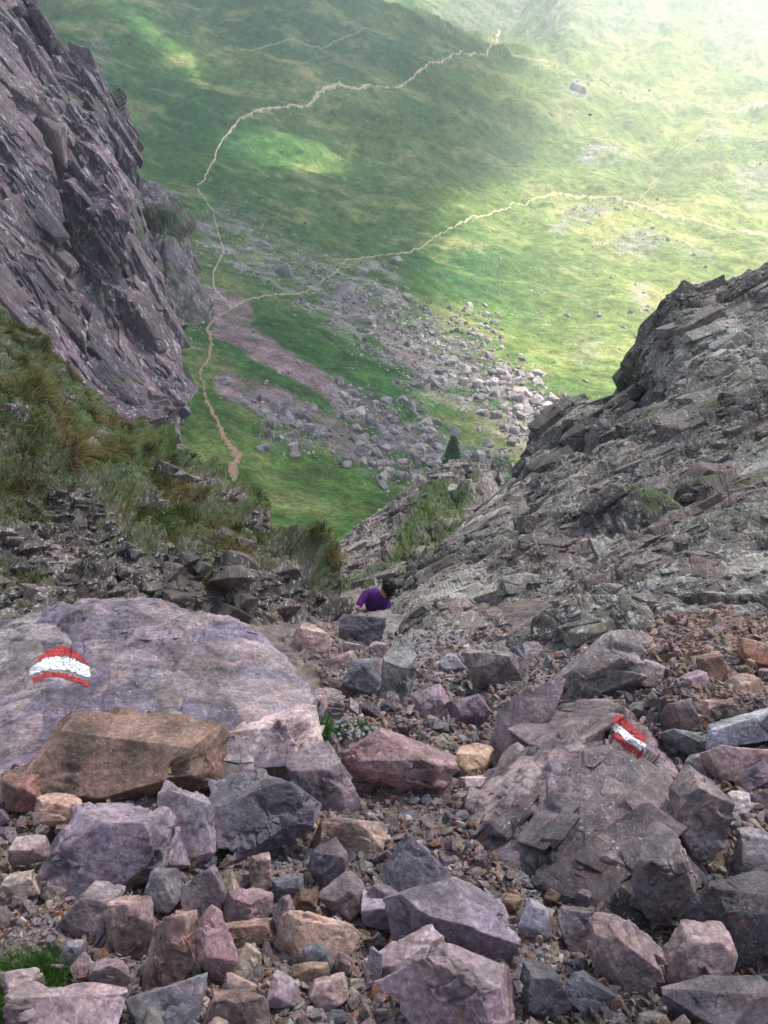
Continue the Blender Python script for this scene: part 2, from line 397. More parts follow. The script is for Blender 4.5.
def build_valley():
    xs = np.concatenate([np.linspace(-700, -12, 150, endpoint=False), np.linspace(-12, 780, 800), np.linspace(780, 1500, 151)[1:]])
    ys = np.concatenate([np.linspace(-200, -10, 130, endpoint=False), np.linspace(-10, 500, 640), np.linspace(500, 640, 80)[1:]])
    PX, PY = np.meshgrid(xs, ys)
    P = valley_pt(PX, PY)
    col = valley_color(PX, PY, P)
    P = P[::-1]; col = col[::-1]
    # the land goes on behind the last ridge and under the gully
    last = P[-1].copy(); ext = []
    for k in range(1, 9):
        q = last.copy(); q[:, 1] += 85 * k; q[:, 2] += min(52 * k, 300) - 30 * max(k - 6, 0) + 12 * np.sin(q[:, 0] / 190. + k) + 25 * np.sin(q[:, 0] / 83. + 1) * k / 8; ext.append(q)
    P = np.concatenate([P, np.array(ext)]); col = np.concatenate([col, np.repeat(col[-1:], 8, 0)])
    s = Nodes('alpine_ground'); pos = s.n('NewGeometry').outputs['Position']
    a = s.attr('col')
    n = s.noise(pos, 1.6, 9, .72); v = s.ramp(n, .3, .7, .5, 1.5)
    c = s.mix(1., a, s.n('CombineColor', {0: v, 1: v, 2: v}).outputs[0], 'MULTIPLY')
    n5 = s.noise(pos, .22, 9, .7); v = s.ramp(n5, .3, .7, .6, 1.4)
    c = s.mix(1., c, s.n('CombineColor', {0: v, 1: v, 2: v}).outputs[0], 'MULTIPLY')
    sp = s.n('TexVoronoi', {'Vector': pos, 'Scale': .42}).outputs['Distance']
    spot = s.math('MULTIPLY', s.ramp(sp, .17, .11), s.ramp(s.noise(pos, .045, 4, .6), .5, .62))
    c = s.mix(spot, c, (.36, .35, .33))
    nr = s.bump(n, .35, .8); nr = s.bump(n5, 1.6, .8, nr)
    m = s.finish(c, .95, nr, .1)
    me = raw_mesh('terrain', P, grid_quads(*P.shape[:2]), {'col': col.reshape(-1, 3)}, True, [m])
    obj('terrain', me, kind='structure')
    return PX, PY

VPX, VPY = build_valley()

M_path = Nodes('path_dirt'); _p = M_path.n('NewGeometry').outputs['Position']
_n = M_path.noise(_p, 3., 7, .7); _v = M_path.ramp(_n, .3, .7, .7, 1.3)
M_path = M_path.finish(M_path.mix(1., M_path.attr('col'), M_path.n('CombineColor', {0: _v, 1: _v, 2: _v}).outputs[0], 'MULTIPLY'), .95, M_path.bump(_n, .15), .1)
rng = np.random.default_rng(5)
for nm, (pts, w, colr) in PATHS.items():
    pts = np.array(pts, float); w = np.array(w, float)
    seg = np.concatenate([[0], np.cumsum(np.hypot(*np.diff(pts, axis=0).T))]); n = int(seg[-1] * 1.6)
    t = np.linspace(0, len(pts) - 1, n)
    c = catmull(pts, t); ww = np.interp(t, np.arange(len(w)), w)
    c = c + np.stack([fbm(np.stack([t * 3, t * 0, t * 0 + 3], -1), 1., 3, 31), fbm(np.stack([t * 3, t * 0 + 9, t * 0], -1), 1., 3, 32)], -1) * ww[:, None] * .6
    tan = np.gradient(c, axis=0); tan /= np.linalg.norm(tan, axis=1, keepdims=True) + 1e-9; nn = np.stack([-tan[:, 1], tan[:, 0]], -1)
    wv = np.clip(.8 + 1.1 * fbm(np.stack([t * 6, t * 0, t * 0], -1), 1., 3, 33), .25, 1.6)
    sn = lambda q_: np.clip(1 + .9 * fbm(np.stack([t * 9, t * 0 + q_, t * 0], -1), 1., 3, 35), .5, 1.6)
    wl = ww * wv * sn(3) * .85; wr = ww * wv * sn(8) * .85
    rows = []; ec = []
    for u in np.linspace(-1, 1, 7):
        q = c + nn * (np.where(u < 0, wl, wr) * u)[:, None]
        Pq = valley_pt(q[:, 0], q[:, 1]); d = Pq @ FWD
        Pq[:, 2] += d * .0011 * (1 - abs(u)) + .05 * (1 if abs(u) < .99 else -1.5)
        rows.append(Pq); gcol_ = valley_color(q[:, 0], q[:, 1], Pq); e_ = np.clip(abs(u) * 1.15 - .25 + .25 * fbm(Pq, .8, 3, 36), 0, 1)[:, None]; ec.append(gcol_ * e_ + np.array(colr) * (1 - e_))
    R = np.array(rows)
    k = .75 + .5 * rng.random(R.shape[:2] + (1,))
    me = raw_mesh('path', R, grid_quads(7, n), {'col': (np.array(ec) * (.85 + .3 * k * .5 + .0)).reshape(-1, 3)}, True, [M_path])
    obj('path', me, kind='structure')

# ------------------------------------------------------------------ scree of the gully (the ground underfoot)
GX = [-500, -150, 0, 150, 300, 370, 440, 560, 680, 768, 950, 1300]
GY = [592, 605, 635, 670, 720, 800, 900, 1024, 1100, 1400, 2000]
GD = [[8, 8, 8.5, 10, 14, 17, 15, 10.5, 8.6, 8.2, 8, 8],
      [6.8, 7, 7.4, 8.4, 11.5, 13, 12, 9.4, 7.3, 7.0, 6.8, 6.8],
      [5.8, 6, 6.3, 6.8, 8.2, 8.7, 8.4, 7.2, 5.6, 5.3, 5.3, 5.3],
      [5.1, 5.2, 5.3, 5.4, 5.9, 6.1, 6.0, 5.5, 4.6, 4.3, 4.3, 4.4],
      [4.1, 4.15, 4.15, 4.15, 4.3, 4.4, 4.4, 4.2, 3.75, 3.5, 3.5, 3.6],
      [3.05, 3.05, 3.05, 3.1, 3.15, 3.2, 3.2, 3.15, 3.1, 2.95, 2.85, 2.8],
      [2.38, 2.38, 2.38, 2.4, 2.42, 2.45, 2.45, 2.45, 2.5, 2.5, 2.35, 2.3]] + [[v] * 12 for v in (1.88, 1.65, 1.3, .92)]
GND = Field(GX, GY, GD)

def ground_pt(px, py, detail=True):
    d = GND.depth(px, py); P = unproj(px, py, d)
    P0 = P.copy()
    e1, h1, c1 = blocks(P0, .5, 11)
    e2, h2, c2 = blocks(P0, .17, 12)
    s = np.clip(d / 4, .5, 1.5)
    s = s * (1 - .55 * sstep(4.5, 7, d))
    if detail: P[..., 2] += (e1 * .13 + e2 * .055) * s - .03 + fbm(P0, .05, 3, 14) * .012
    return P, h1, h2

def build_ground():
    xs = np.concatenate([np.linspace(-1700, -20, 210, endpoint=False), np.linspace(-20, 790, 640), np.linspace(790, 2400, 211)[1:]])
    ys = np.concatenate([np.linspace(592, 680, 330, endpoint=False), np.linspace(680, 1040, 380, endpoint=False), np.linspace(1040, 2000, 120)])
    PX, PY = np.meshgrid(xs, ys)
    P, h1, h2 = ground_pt(PX, PY)
    # spines of bedrock that stand out of the scree
    P = P[::-1]; h1 = h1[::-1]; h2 = h2[::-1]; PX = PX[::-1]; PY = PY[::-1]
    pal = np.array([[.27, .215, .20], [.32, .25, .21], [.21, .185, .18], [.36, .285, .22], [.28, .21, .195]]) * .62
    col = pal[(h1 * 4.99).astype(int)] * .5 + pal[(h2 * 4.99).astype(int)] * .5
    grey = softpoly(PX, PY, [(370, 600), (560, 640), (690, 620), (690, 700), (600, 720), (520, 690), (440, 690), (380, 700)], 40)[..., None] * .7
    col = col * (1 - grey) + np.array([.24, .235, .235]) * grey
    red = softpoly(PX, PY, [(640, 600), (800, 590), (900, 900), (740, 850), (700, 700), (620, 660)], 60)[..., None] * .55
    col = col * (1 - red) + np.array([.26, .17, .13]) * red
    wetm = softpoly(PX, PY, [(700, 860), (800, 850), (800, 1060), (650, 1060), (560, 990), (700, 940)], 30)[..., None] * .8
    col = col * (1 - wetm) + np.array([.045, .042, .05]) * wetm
    a, b = [], []
    for k in (10, 20, 32): a.append(P[-1] + np.array([0, 1., -1.15]) * k)
    for k in (.4, 1, 2, 4, 8, 20, 60): b.append(P[0] * np.array([1 + 1.3 * k, 1, 1]) + np.array([0, -1., .45 if k < 4 else .85]) * k)
    P = np.concatenate([np.array(b[::-1]), P, np.array(a)])
    col = np.concatenate([np.repeat(col[:1], 7, 0), col, np.repeat(col[-1:], 3, 0)])
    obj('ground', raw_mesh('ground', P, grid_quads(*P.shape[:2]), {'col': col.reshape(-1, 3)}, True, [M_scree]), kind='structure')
build_ground()

# ------------------------------------------------------------------ crags, cliff, bank, boulders: lofted solids with rock relief
def rand_rot(r):
    q = r.normal(size=4); q /= np.linalg.norm(q); w, x, y, z = q
    return np.array([[1-2*(y*y+z*z), 2*(x*y-z*w), 2*(x*z+y*w)], [2*(x*y+z*w), 1-2*(x*x+z*z), 2*(y*z-x*w)], [2*(x*z-y*w), 2*(y*z+x*w), 1-2*(x*x+y*y)]])

block_lib = []
for k in range(16):
    bm = bmesh.new(); r = np.random.default_rng(900 + k)
    pts = np.array([[a, b, c] for a in (-1, 1) for b in (-1, 1) for c in (-1, 1)], float) * r.uniform(.45, 1.08, (8, 3))
    pts = np.concatenate([pts, r.uniform(-.95, .95, (6, 3)) + np.array([0, .3, 0])])
    vs = [bm.verts.new(p) for p in pts]
    bmesh.ops.convex_hull(bm, input=vs); bmesh.ops.delete(bm, geom=[v for v in bm.verts if not v.link_faces], context='VERTS')
    bmesh.ops.bevel(bm, geom=list(bm.edges), offset=.05, segments=1, affect='EDGES', profile=.5)
    bmesh.ops.triangulate(bm, faces=list(bm.faces)); bm.verts.ensure_lookup_table()
    for i, v in enumerate(bm.verts): v.index = i
    block_lib.append((np.array([v.co[:] for v in bm.verts]), np.array([[v.index for v in f.verts] for f in bm.faces]))); bm.free()

def encrust(P, N, g, col, n, lo, hi, B, dims, seed, region, sink=.35, wob=.22, ref=None):
    """broken blocks that crown the face: B rows = long axis, outward, cross"""
    r = np.random.default_rng(seed); px, py, d = proj(P.reshape(-1, 3)); w = region(px, py, g.ravel()).astype(float); w /= w.sum()
    idx = r.choice(len(px), n, p=w); Pf, Nf, Cf = P.reshape(-1, 3), N.reshape(-1, 3), col.reshape(-1, 3)
    VV, TT, CC, off = [], [], [], 0
    for i in idx:
        V, F_ = block_lib[r.integers(16)]
        s = min(lo * r.random() ** -.5, hi) * (d[i] / ref if ref else 1)
        Rr = rand_rot(r); A = np.eye(3) * (1 - wob) + Rr * wob * r.random(); u_, _, v_ = np.linalg.svd(A); Rj = u_ @ v_
        sc_ = np.array(dims) * r.uniform(.65, 1.35, 3) * s * .5
        nm = Nf[i] * .75 + B[1] * .25; nm = nm / np.linalg.norm(nm); a0 = B[0] - nm * (B[0] @ nm); a0 = a0 / np.linalg.norm(a0)
        X = (V * sc_) @ np.array([a0, nm, np.cross(a0, nm)]) @ Rj.T
        VV.append(X + Pf[i] - Nf[i] * sc_[1] * sink * 2 * r.uniform(.6, 1.4)); TT.append(F_ + off); off += len(V)
        CC.append(np.repeat((Cf[i] * r.uniform(.72, 1.3))[None], len(V), 0))
    return np.concatenate(VV), np.concatenate(TT), np.concatenate(CC)

def crag(name, rows, n, m, sizes, amps, R, asp, mat, pal, label, cat, seed=0, grassf=None, mod=None, group=None, streak=.12, crack=.35, ridge=.6, soften=.9, side=1.6, fine=1, wp=.12, lin=.3, crust=None, close=False):
    if close: rows = [[(q_[0][0] - 3, q_[0][1] + 24, q_[0][2] + .8)] + q_ + [(q_[-1][0] + 3, q_[-1][1] + 24, q_[-1][2] + .8)] for q_ in rows]
    P = loft(rows, n, m, lin); N = normals(P)
    for ax, kk in ((0, 10), (1, 10), (0, 6), (1, 6)):
        pad = [(kk, kk) if a == ax else (0, 0) for a in (0, 1)] + [(0, 0)]; Np = np.pad(N, pad, mode='edge'); cs = np.cumsum(Np, ax)
        L_ = N.shape[ax]; N = (np.take(cs, np.arange(2 * kk, 2 * kk + L_), ax) - np.take(cs, np.maximum(np.arange(L_) - 1, 0), ax))
    N = N / np.linalg.norm(N, axis=-1, keepdims=True)
    a_, b_ = int(n * .3), int(n * .5)
    if (N * -P).sum(-1)[a_:b_].mean() < 0: N = -N; flip = True
    else: flip = False
    disp = 0; hs = []
    Pd = P.copy()
    for k, (s, a) in enumerate(zip(sizes, amps)):
        e, h, c = blocks(P, s, seed + 10 * k, R, asp, side=side, warp=wp)
        e = e - crack * .7 * np.exp(-c * 22)
        if k and fine: e = e * .5 + .5 * facets(P, s * .8, seed + 10 * k + 4, R, asp, .9, .5, .2)[0]
        disp = disp + a * e; hs.append(h)
    disp = disp + fbm(P, sizes[0] * 2.5, 3, seed + 3) * amps[0] * .8 + fbm(P, sizes[-1] * .6, 3, seed + 4, .6) * amps[-1] * .5
    disp = disp * np.clip(1 + soften * fbm(P, sizes[0] * .9, 2, seed + 8), .15, 1.6)
    rw = P @ R.T / np.array(asp) / sizes[1]; wv = perlin(rw * .6, seed + 50)[..., None] * .5
    for k in range(3): disp = disp + (.28 - np.abs(perlin((rw + wv) * .8 * 2.1 ** k + 9 * k, seed + 60 + k))) * amps[1] * 1.3 * .5 ** k * ridge
    disp = disp - disp.mean() - .15 * disp.std()
    if mod is not None: disp = disp + mod(P)
    P = P + N * disp[..., None]
    pal = np.array(pal); h = hs[0] * .35 + hs[1] * .65
    col = pal[np.clip((h * len(pal)).astype(int), 0, len(pal) - 1)]
    n1 = fbm(P, sizes[0] * 1.5, 4, seed + 77)
    st = fbm(P @ R.T / np.array([3, 3, .35]), sizes[0] * .5, 4, seed + 78)
    col = col * (1 + .35 * n1 + streak * 3 * st)[..., None]
    N2 = normals(P); N2 = -N2 if flip else N2
    g = np.zeros(P.shape[:2]) if grassf is None else grassf(P, N2, *proj(P)[:2])
    q = grid_quads(*P.shape[:2])
    if flip: q = q[:, ::-1]
    Vb = P.reshape(-1, 3); Cb = np.clip(col, .01, .8).reshape(-1, 3); gb = g.ravel(); T = None
    if crust:
        for c_ in crust:
            a0 = np.array(c_['long'], float); nm_ = N2.reshape(-1, 3)[c_['region'](*proj(Vb)[:2], gb) > 0].mean(0) if len(Vb) == P.shape[0] * P.shape[1] else nm_
            nm_ = nm_ / np.linalg.norm(nm_); a0 = a0 - nm_ * (a0 @ nm_); a0 /= np.linalg.norm(a0)
            B_ = np.array([a0, nm_, np.cross(a0, nm_)])
            v_, t_, cc_ = encrust(P, N, g, np.clip(col, .01, .8), c_['n'], c_['lo'], c_['hi'], B_, c_['dims'], seed + 900, c_['region'], ref=c_.get('ref'), sink=c_.get('sink', .35), wob=c_.get('wob', .22))
            t_ = t_ + len(Vb); T = t_ if T is None else np.concatenate([T, t_]); Vb = np.concatenate([Vb, v_]); Cb = np.concatenate([Cb, cc_]); gb = np.concatenate([gb, np.zeros(len(v_))])
    me = raw_mesh(name, Vb, q, {'col': Cb, 'grass': gb}, True, [mat], T)
    o = obj(name, me, label=label, cat=cat, group=group)
    return o, P, N2, g

# right crag
RC = frame((-.62, -.1, .78), .2)
crag_rows = [
 [(384, 660, 9.4), (432, 690, 7.2), (500, 715, 6.1), (560, 725, 5.5), (645, 710, 5.3), (768, 690, 5.7), (950, 670, 5.7), (1250, 640, 7.4), (1500, 640, 7.4)],
 [(397, 614, 11.8), (434, 630, 8.9), (500, 642, 7.4), (560, 648, 6.6), (642, 624, 6.7), (768, 602, 7.1), (950, 585, 7.1), (1250, 540, 8), (1500, 540, 8)],
 [(401, 594, 14.2), (447, 570, 13.4), (520, 562, 11.8), (590, 562, 10.8), (682, 537, 9.9), (790, 490, 10), (970, 430, 10), (1300, 380, 10), (1500, 380, 10)],
 [(404, 584, 16), (460, 528, 18), (526, 490, 17), (606, 460, 15.5), (694, 420, 14.2), (800, 380, 13.5), (985, 300, 13.2), (1320, 230, 13), (1500, 230, 13)],
 [(410, 582, 17), (488, 492, 21.5), (550, 416, 22.5), (612, 388, 20.5), (674, 312, 18.5), (728, 300, 18), (800, 246, 18), (1000, 150, 18), (1350, 60, 18)],
 [(416, 584, 18), (494, 490, 23), (556, 414, 24.5), (618, 388, 22.5), (680, 312, 20.5), (738, 300, 20), (812, 246, 20), (1020, 150, 20), (1370, 60, 20)],
 [(420, 600, 21), (500, 540, 27), (570, 480, 29), (640, 450, 28), (700, 420, 26), (770, 400, 25), (850, 340, 25), (1060, 260, 24), (1400, 200, 24)],
 [(430, 720, 24), (520, 720, 31), (600, 720, 34), (680, 700, 32), (740, 690, 30), (800, 690, 30), (880, 690, 30), (1080, 690, 30), (1400, 690, 30)]]
def g_crag(P, N, px, py):
    n = fbm(P, 1.6, 4, 5, .6)
    top = softpoly(px, py, [(585, 372), (620, 352), (650, 360), (630, 410), (560, 420), (545, 400)], 20) * .55
    lip = softpoly(px, py, [(650, 315), (760, 270), (768, 292), (740, 312), (690, 320)], 12) * .7
    ledge = sstep(.7, .9, N[..., 2]) * sstep(.1, .45, n) * sstep(580, 545, py)
    spot = sum(sstep(1.2, .3, np.hypot((px - x) / rx, (py - y) / ry)) for x, y, rx, ry in [(620, 480, 26, 12), (560, 535, 14, 20), (700, 530, 12, 7), (510, 410, 12, 8)])
    return np.clip(np.maximum(np.maximum(top, lip) * np.clip(.7 + n, 0, 1), ledge * .9) + spot * .6 * np.clip(n + .3, 0, 1), 0, 1)
def mod_crag(P):
    px, py, d = proj(P); v = 0
    for cx, cy, rx, ry, a in [(532, 606, 30, 24, -.9), (620, 390, 40, 12, -.7), (690, 500, 30, 8, -.5), (520, 500, 12, 40, -.5), (585, 440, 60, 7, -.4), (480, 600, 16, 30, -.3)]:
        v = v + a * np.exp(-((px - cx) / rx) ** 2 - ((py - cy) / ry) ** 2)
    return v
crag('rock_crag', crag_rows, 620, 1050, (2.6, .9, .32, .11), (.42, .18, .07, .02), RC, (1.6, 1., .55), M_crag,
     [[.19, .165, .15], [.24, .215, .195], [.13, .115, .105], [.32, .295, .27], [.20, .16, .15], [.17, .155, .13]],
     'steep jagged grey crag with lichen rising above the gully beside the climber', 'crag', 100, g_crag, mod_crag, crack=.5, ridge=.35,
     crust=[dict(n=12000, lo=.09, hi=.62, sink=.5, dims=(1.4, .62, .95), long=(.75, .45, .55), region=lambda x, y, g: (x > 402) & (x < 830) & (y > 240) & (y < 680) & (g < .5), ref=14., wob=.36),
            dict(n=60, lo=.5, hi=1.1, sink=.55, dims=(1.4, .9, .9), long=(.75, .45, .55), region=lambda x, y, g: (x > 440) & (x < 1000) & (y > 330) & (y < 620) & (g < .4), ref=14., wob=.3)])

# rocky rib in the middle distance
RR = frame((.8, -.1, .6), 0)
crag('rock_rib', [
 [(270, 660, 27), (330, 660, 26), (395, 650, 25), (450, 640, 26), (520, 640, 30)],
 [(296, 600, 30), (336, 606, 29), (390, 600, 28), (440, 560, 30), (520, 540, 34)],
 [(298, 572, 34), (334, 572, 33), (388, 560, 32), (440, 522, 34), (510, 500, 38)],
 [(300, 550, 37), (334, 551, 37), (384, 520, 38), (428, 488, 40), (490, 474, 43)],
 [(308, 546, 39), (338, 546, 39), (388, 514, 41), (434, 482, 43), (498, 470, 46)],
 [(320, 600, 44), (350, 600, 46), (400, 590, 48), (450, 580, 50), (520, 570, 52)]],
 360, 420, (2.6, .9, .35), (.6, .2, .07), RR, (1.6, 1, .4), M_rib, [[.27, .24, .21], [.33, .29, .26], [.23, .205, .18], [.30, .25, .22]],
 'low grey rock rib with grassy gully seen beyond the crouching climber', 'rock rib', 200,
 lambda P, N, px, py: np.clip(softpoly(px, py, [(384, 560), (424, 474), (480, 474), (460, 530), (400, 585), (330, 594), (300, 590), (310, 576), (350, 578)], 16) * np.clip(.9 + 1.6 * fbm(P, 2.2, 3, 8), 0, 1) + .8 * sstep(.7, .9, N[..., 2]) * sstep(0, .3, fbm(P, 3, 3, 6)), 0, 1), crack=.4,
 crust=[dict(n=1800, lo=.22, hi=1.3, sink=.5, wob=.25, dims=(1.8, .6, .7), long=(.7, .4, .6), region=lambda x, y, g: (x > 290) & (y > 460) & (y < 610) & (x < 480) & (g < .35))])

# tall cliff on the other side
RL = np.array([[.8, .6, .12], [-.6, .8, 0], [-.1, -.07, 1.]])
def mod_cliff(P):
    px, py, d = proj(P)
    v = -5. * np.exp(-(polydist(px, py, [(48, 150), (70, 230), (92, 290), (104, 345)]) / 13.) ** 2)
    v = v - 3 * np.exp(-(polydist(px, py, [(20, -40), (30, 60), (40, 140), (60, 210)]) / 9.) ** 2)
    v = v - 2.6 * np.exp(-(polydist(px, py, [(100, 110), (120, 190), (128, 270), (135, 340)]) / 6.) ** 2)
    v = v + 2.5 * np.exp(-(polydist(px, py, [(75, 80), (90, 180), (98, 240)]) / 16.) ** 2)
    return v
crag('cliff', [
 [(-330, 400, 26), (-160, 410, 32), (0, 400, 42), (60, 430, 47), (100, 440, 52), (150, 425, 57), (192, 400, 64), (200, 380, 80)],
 [(-320, 330, 30), (-160, 330, 35), (0, 318, 45), (58, 358, 51), (98, 380, 56), (144, 370, 61), (178, 362, 67), (170, 350, 86)],
 [(-310, 250, 33), (-160, 240, 38), (-6, 235, 50), (44, 265, 54), (88, 280, 58), (132, 278, 63), (166, 288, 70), (156, 280, 90)],
 [(-300, 120, 36), (-160, 110, 42), (-15, 140, 53), (30, 160, 56), (66, 168, 60), (98, 172, 65), (126, 186, 73), (112, 190, 95)],
 [(-290, 0, 39), (-160, -10, 46), (-35, 40, 56), (6, 55, 58), (34, 68, 62), (56, 84, 67), (72, 104, 76), (58, 110, 100)],
 [(-290, -130, 42), (-160, -140, 50), (-70, -70, 60), (-40, -45, 62), (-18, -25, 66), (4, -5, 70), (16, 12, 80), (-4, 20, 105)],
 [(-290, -200, 50), (-180, -210, 60), (-100, -130, 70), (-74, -90, 75), (-58, -60, 80), (-34, -40, 84), (-20, -10, 95), (-24, 0, 115)]],
 640, 640, (10, 3.4, 1.15), (1.3, .6, .2), RL, (1, .8, 7.), M_cliff,
 [[.12, .088, .115], [.15, .11, .14], [.09, .068, .098], [.19, .145, .165], [.11, .09, .12]],
 'tall dark purple cliff towering over the grassy bank', 'cliff', 300,
 lambda P, N, px, py: np.clip(sstep(.5, .8, N[..., 2]) * sstep(-.05, .25, fbm(P, 8, 4, 6)) * .8 + .8 * sstep(1.2, .4, np.hypot((px - 134) / 14, (py - 228) / 14)), 0, 1), mod=mod_cliff, crack=.5, streak=.03, lin=0., ridge=.3,
 crust=[dict(n=3600, lo=.5, hi=4., sink=.56, dims=(2.4, .42, .85), long=(.4, .1, 1), region=lambda x, y, g: (x > -60) & (x < 168) & (y > -60) & (y < 378) & (g < .5), ref=55., wob=.3)])
crag('rock_buttress', [
 [(130, 330, 78), (160, 330, 76), (180, 325, 78), (205, 320, 86), (205, 320, 100)],
 [(140, 290, 84), (165, 292, 82), (176, 288, 84), (190, 282, 90), (188, 285, 105)],
 [(140, 240, 88), (165, 240, 86), (176, 240, 88), (191, 250, 94), (190, 262, 110)],
 [(140, 196, 92), (160, 198, 91), (168, 206, 93), (184, 226, 99), (184, 240, 114)],
 [(130, 180, 100), (150, 184, 100), (172, 196, 103), (190, 220, 108), (192, 240, 120)]],
 220, 200, (6, 2.4, .9), (1.6, .6, .22), RL, (1, 1, 1.6), M_cliff, [[.21, .18, .20], [.26, .225, .235], [.17, .15, .17]],
 'smaller grey buttress at the foot of the tall purple cliff', 'cliff', 340,
 lambda P, N, px, py: np.clip(sstep(.45, .75, N[..., 2]) * sstep(-.1, .3, fbm(P, 6, 4, 6)) + .7 * sstep(1.2, .4, np.hypot((px - 172) / 16, (py - 225) / 22)), 0, 1))

# grassy bank
RB = frame((.82, .1, .5), .1)
bank_rows = [
 [(-300, 700, 4.9), (-100, 690, 5.2), (0, 680, 5.6), (100, 680, 6.2), (200, 690, 7), (285, 690, 8), (330, 670, 10), (345, 650, 12)],
 [(-300, 640, 5.1), (-100, 628, 5.6), (0, 616, 6.1), (100, 612, 6.9), (200, 622, 7.9), (286, 640, 9), (322, 622, 11.5), (334, 600, 13.5)],
 [(-300, 560, 5.6), (-100, 550, 6.2), (0, 545, 7), (100, 550, 8), (190, 560, 9.2), (268, 580, 10.6), (310, 590, 12.6), (330, 586, 14.5)],
 [(-300, 450, 7), (-100, 460, 7.5), (0, 470, 8.4), (90, 490, 9.8), (170, 512, 11.2), (248, 540, 12.6), (292, 562, 14), (323, 576, 15.5)],
 [(-300, 330, 9), (-100, 360, 10), (0, 388, 11), (80, 425, 12.6), (150, 464, 14), (232, 505, 15.2), (284, 540, 16), (316, 568, 17)],
 [(-300, 195, 11), (-100, 255, 13), (-6, 322, 15), (56, 368, 16.6), (112, 430, 17), (212, 492, 18), (274, 536, 18.2), (304, 570, 18.5)],
 [(-290, 192, 12), (-90, 252, 14), (2, 320, 16.5), (62, 367, 18), (118, 430, 18.5), (218, 493, 19.5), (280, 538, 19.5), (308, 573, 19.5)],
 [(-280, 260, 15), (-80, 320, 18), (20, 380, 21), (90, 430, 23), (150, 500, 24), (240, 550, 25), (296, 590, 25), (322, 620, 25)],
 [(-280, 600, 20), (-80, 600, 24), (20, 600, 28), (90, 640, 30), (150, 660, 31), (240, 690, 32), (296, 700, 32), (322, 720, 32)]]
def g_bank(P, N, px, py):
    n = fbm(P, 1.5, 4, 15, .6); n2 = fbm(P, .5, 3, 25, .6)
    line = np.interp(px, [-300, 0, 60, 110, 160, 250, 300, 330], [520, 520, 480, 500, 545, 540, 555, 570])
    g = sstep(34, -26, py - line + 55 * n) * np.clip(.85 + n2 * .5 + n * .5, 0, 1)
    g = np.maximum(g, sstep(.62, .85, N[..., 2]) * sstep(-.2, .2, n) * .8)
    rocks = sum(sstep(1.2, .5, np.hypot((px - x) / rx, (py - y) / ry)) for x, y, rx, ry in [(58, 400, 18, 14), (20, 412, 12, 12), (98, 436, 14, 9), (170, 470, 14, 7), (205, 480, 20, 7), (150, 500, 14, 10), (262, 520, 20, 14), (235, 495, 16, 8)])
    return np.clip(g - rocks * (.8 + n2), 0, 1)
_, BP, BN, BG = crag('grassy_bank', bank_rows, 620, 760, (1.3, .42, .15), (.42, .17, .06), RB, (1.4, 1., .45), M_bank,
     [[.095, .08, .072], [.125, .105, .095], [.07, .06, .055], [.18, .155, .14], [.12, .09, .07]],
     'steep shaggy bank of grass over slanting dark rock below the purple cliff', 'bank', 400, g_bank, crack=.55,
     crust=[dict(n=4200, lo=.08, hi=.5, sink=.5, dims=(1.9, .6, .55), long=(.55, .25, .8), region=lambda x, y, g: (x > -40) & (x < 328) & (y > 340) & (y < 660) & (g < .35), ref=9., wob=.25)])

# the two painted boulders
RM = frame((.2, -.5, .8), .3)
LB, LBP, LBN, _ = crag('painted_boulder', [
 [(-240, 660, 5.0), (-120, 640, 5.1), (-20, 630, 5.2), (70, 640, 5.2), (140, 650, 5.2), (210, 680, 5.1), (270, 700, 4.9), (300, 735, 4.5), (322, 750, 4.2)],
 [(-230, 650, 4.7), (-115, 634, 4.75), (-15, 616, 4.8), (68, 603, 4.8), (135, 599, 4.75), (205, 612, 4.6), (258, 640, 4.4), (292, 672, 4.2), (312, 700, 3.95)],
 [(-240, 655, 4.5), (-120, 642, 4.5), (-20, 624, 4.5), (62, 611, 4.5), (130, 606, 4.45), (200, 621, 4.3), (252, 648, 4.15), (288, 680, 4.0), (310, 706, 3.8)],
 [(-260, 700, 4.0), (-130, 690, 4.0), (-30, 672, 4.0), (50, 660, 3.98), (120, 655, 3.92), (188, 664, 3.85), (240, 684, 3.75), (282, 702, 3.65), (306, 720, 3.6)],
 [(-280, 745, 3.6), (-140, 738, 3.6), (-40, 728, 3.6), (40, 718, 3.55), (110, 712, 3.5), (176, 712, 3.45), (232, 720, 3.42), (276, 730, 3.4), (302, 736, 3.42)],
 [(-280, 790, 3.35), (-140, 785, 3.35), (-40, 780, 3.3), (40, 770, 3.25), (110, 766, 3.22), (176, 762, 3.22), (232, 762, 3.25), (276, 760, 3.3), (304, 756, 3.4)],
 [(-280, 850, 3.3), (-140, 850, 3.3), (-40, 850, 3.3), (40, 850, 3.25), (110, 850, 3.25), (176, 840, 3.25), (232, 830, 3.3), (276, 820, 3.35), (304, 800, 3.5)]],
 460, 620, (.8, .25, .08), (.075, .028, .01), RM, (1.2, 1, .9), M_boulder,
 [[.225, .19, .22], [.27, .22, .23], [.175, .15, .195], [.33, .295, .29]],
 'broad domed purple boulder with the wide red and white trail mark', 'boulder', 500, close=True, crack=.3, streak=.0, ridge=.5, lin=.6,
 crust=[dict(n=110, lo=.04, hi=.16, sink=.6, dims=(1.5, .16, 1.), long=(.9, .2, -.3), wob=.1, region=lambda x, y, g: (x > -60) & (x < 285) & (y > 590) & (y < 800) & (np.hypot(x - 60, y - 667) > 55))])
RM2 = frame((.7, -.3, .5), .1)
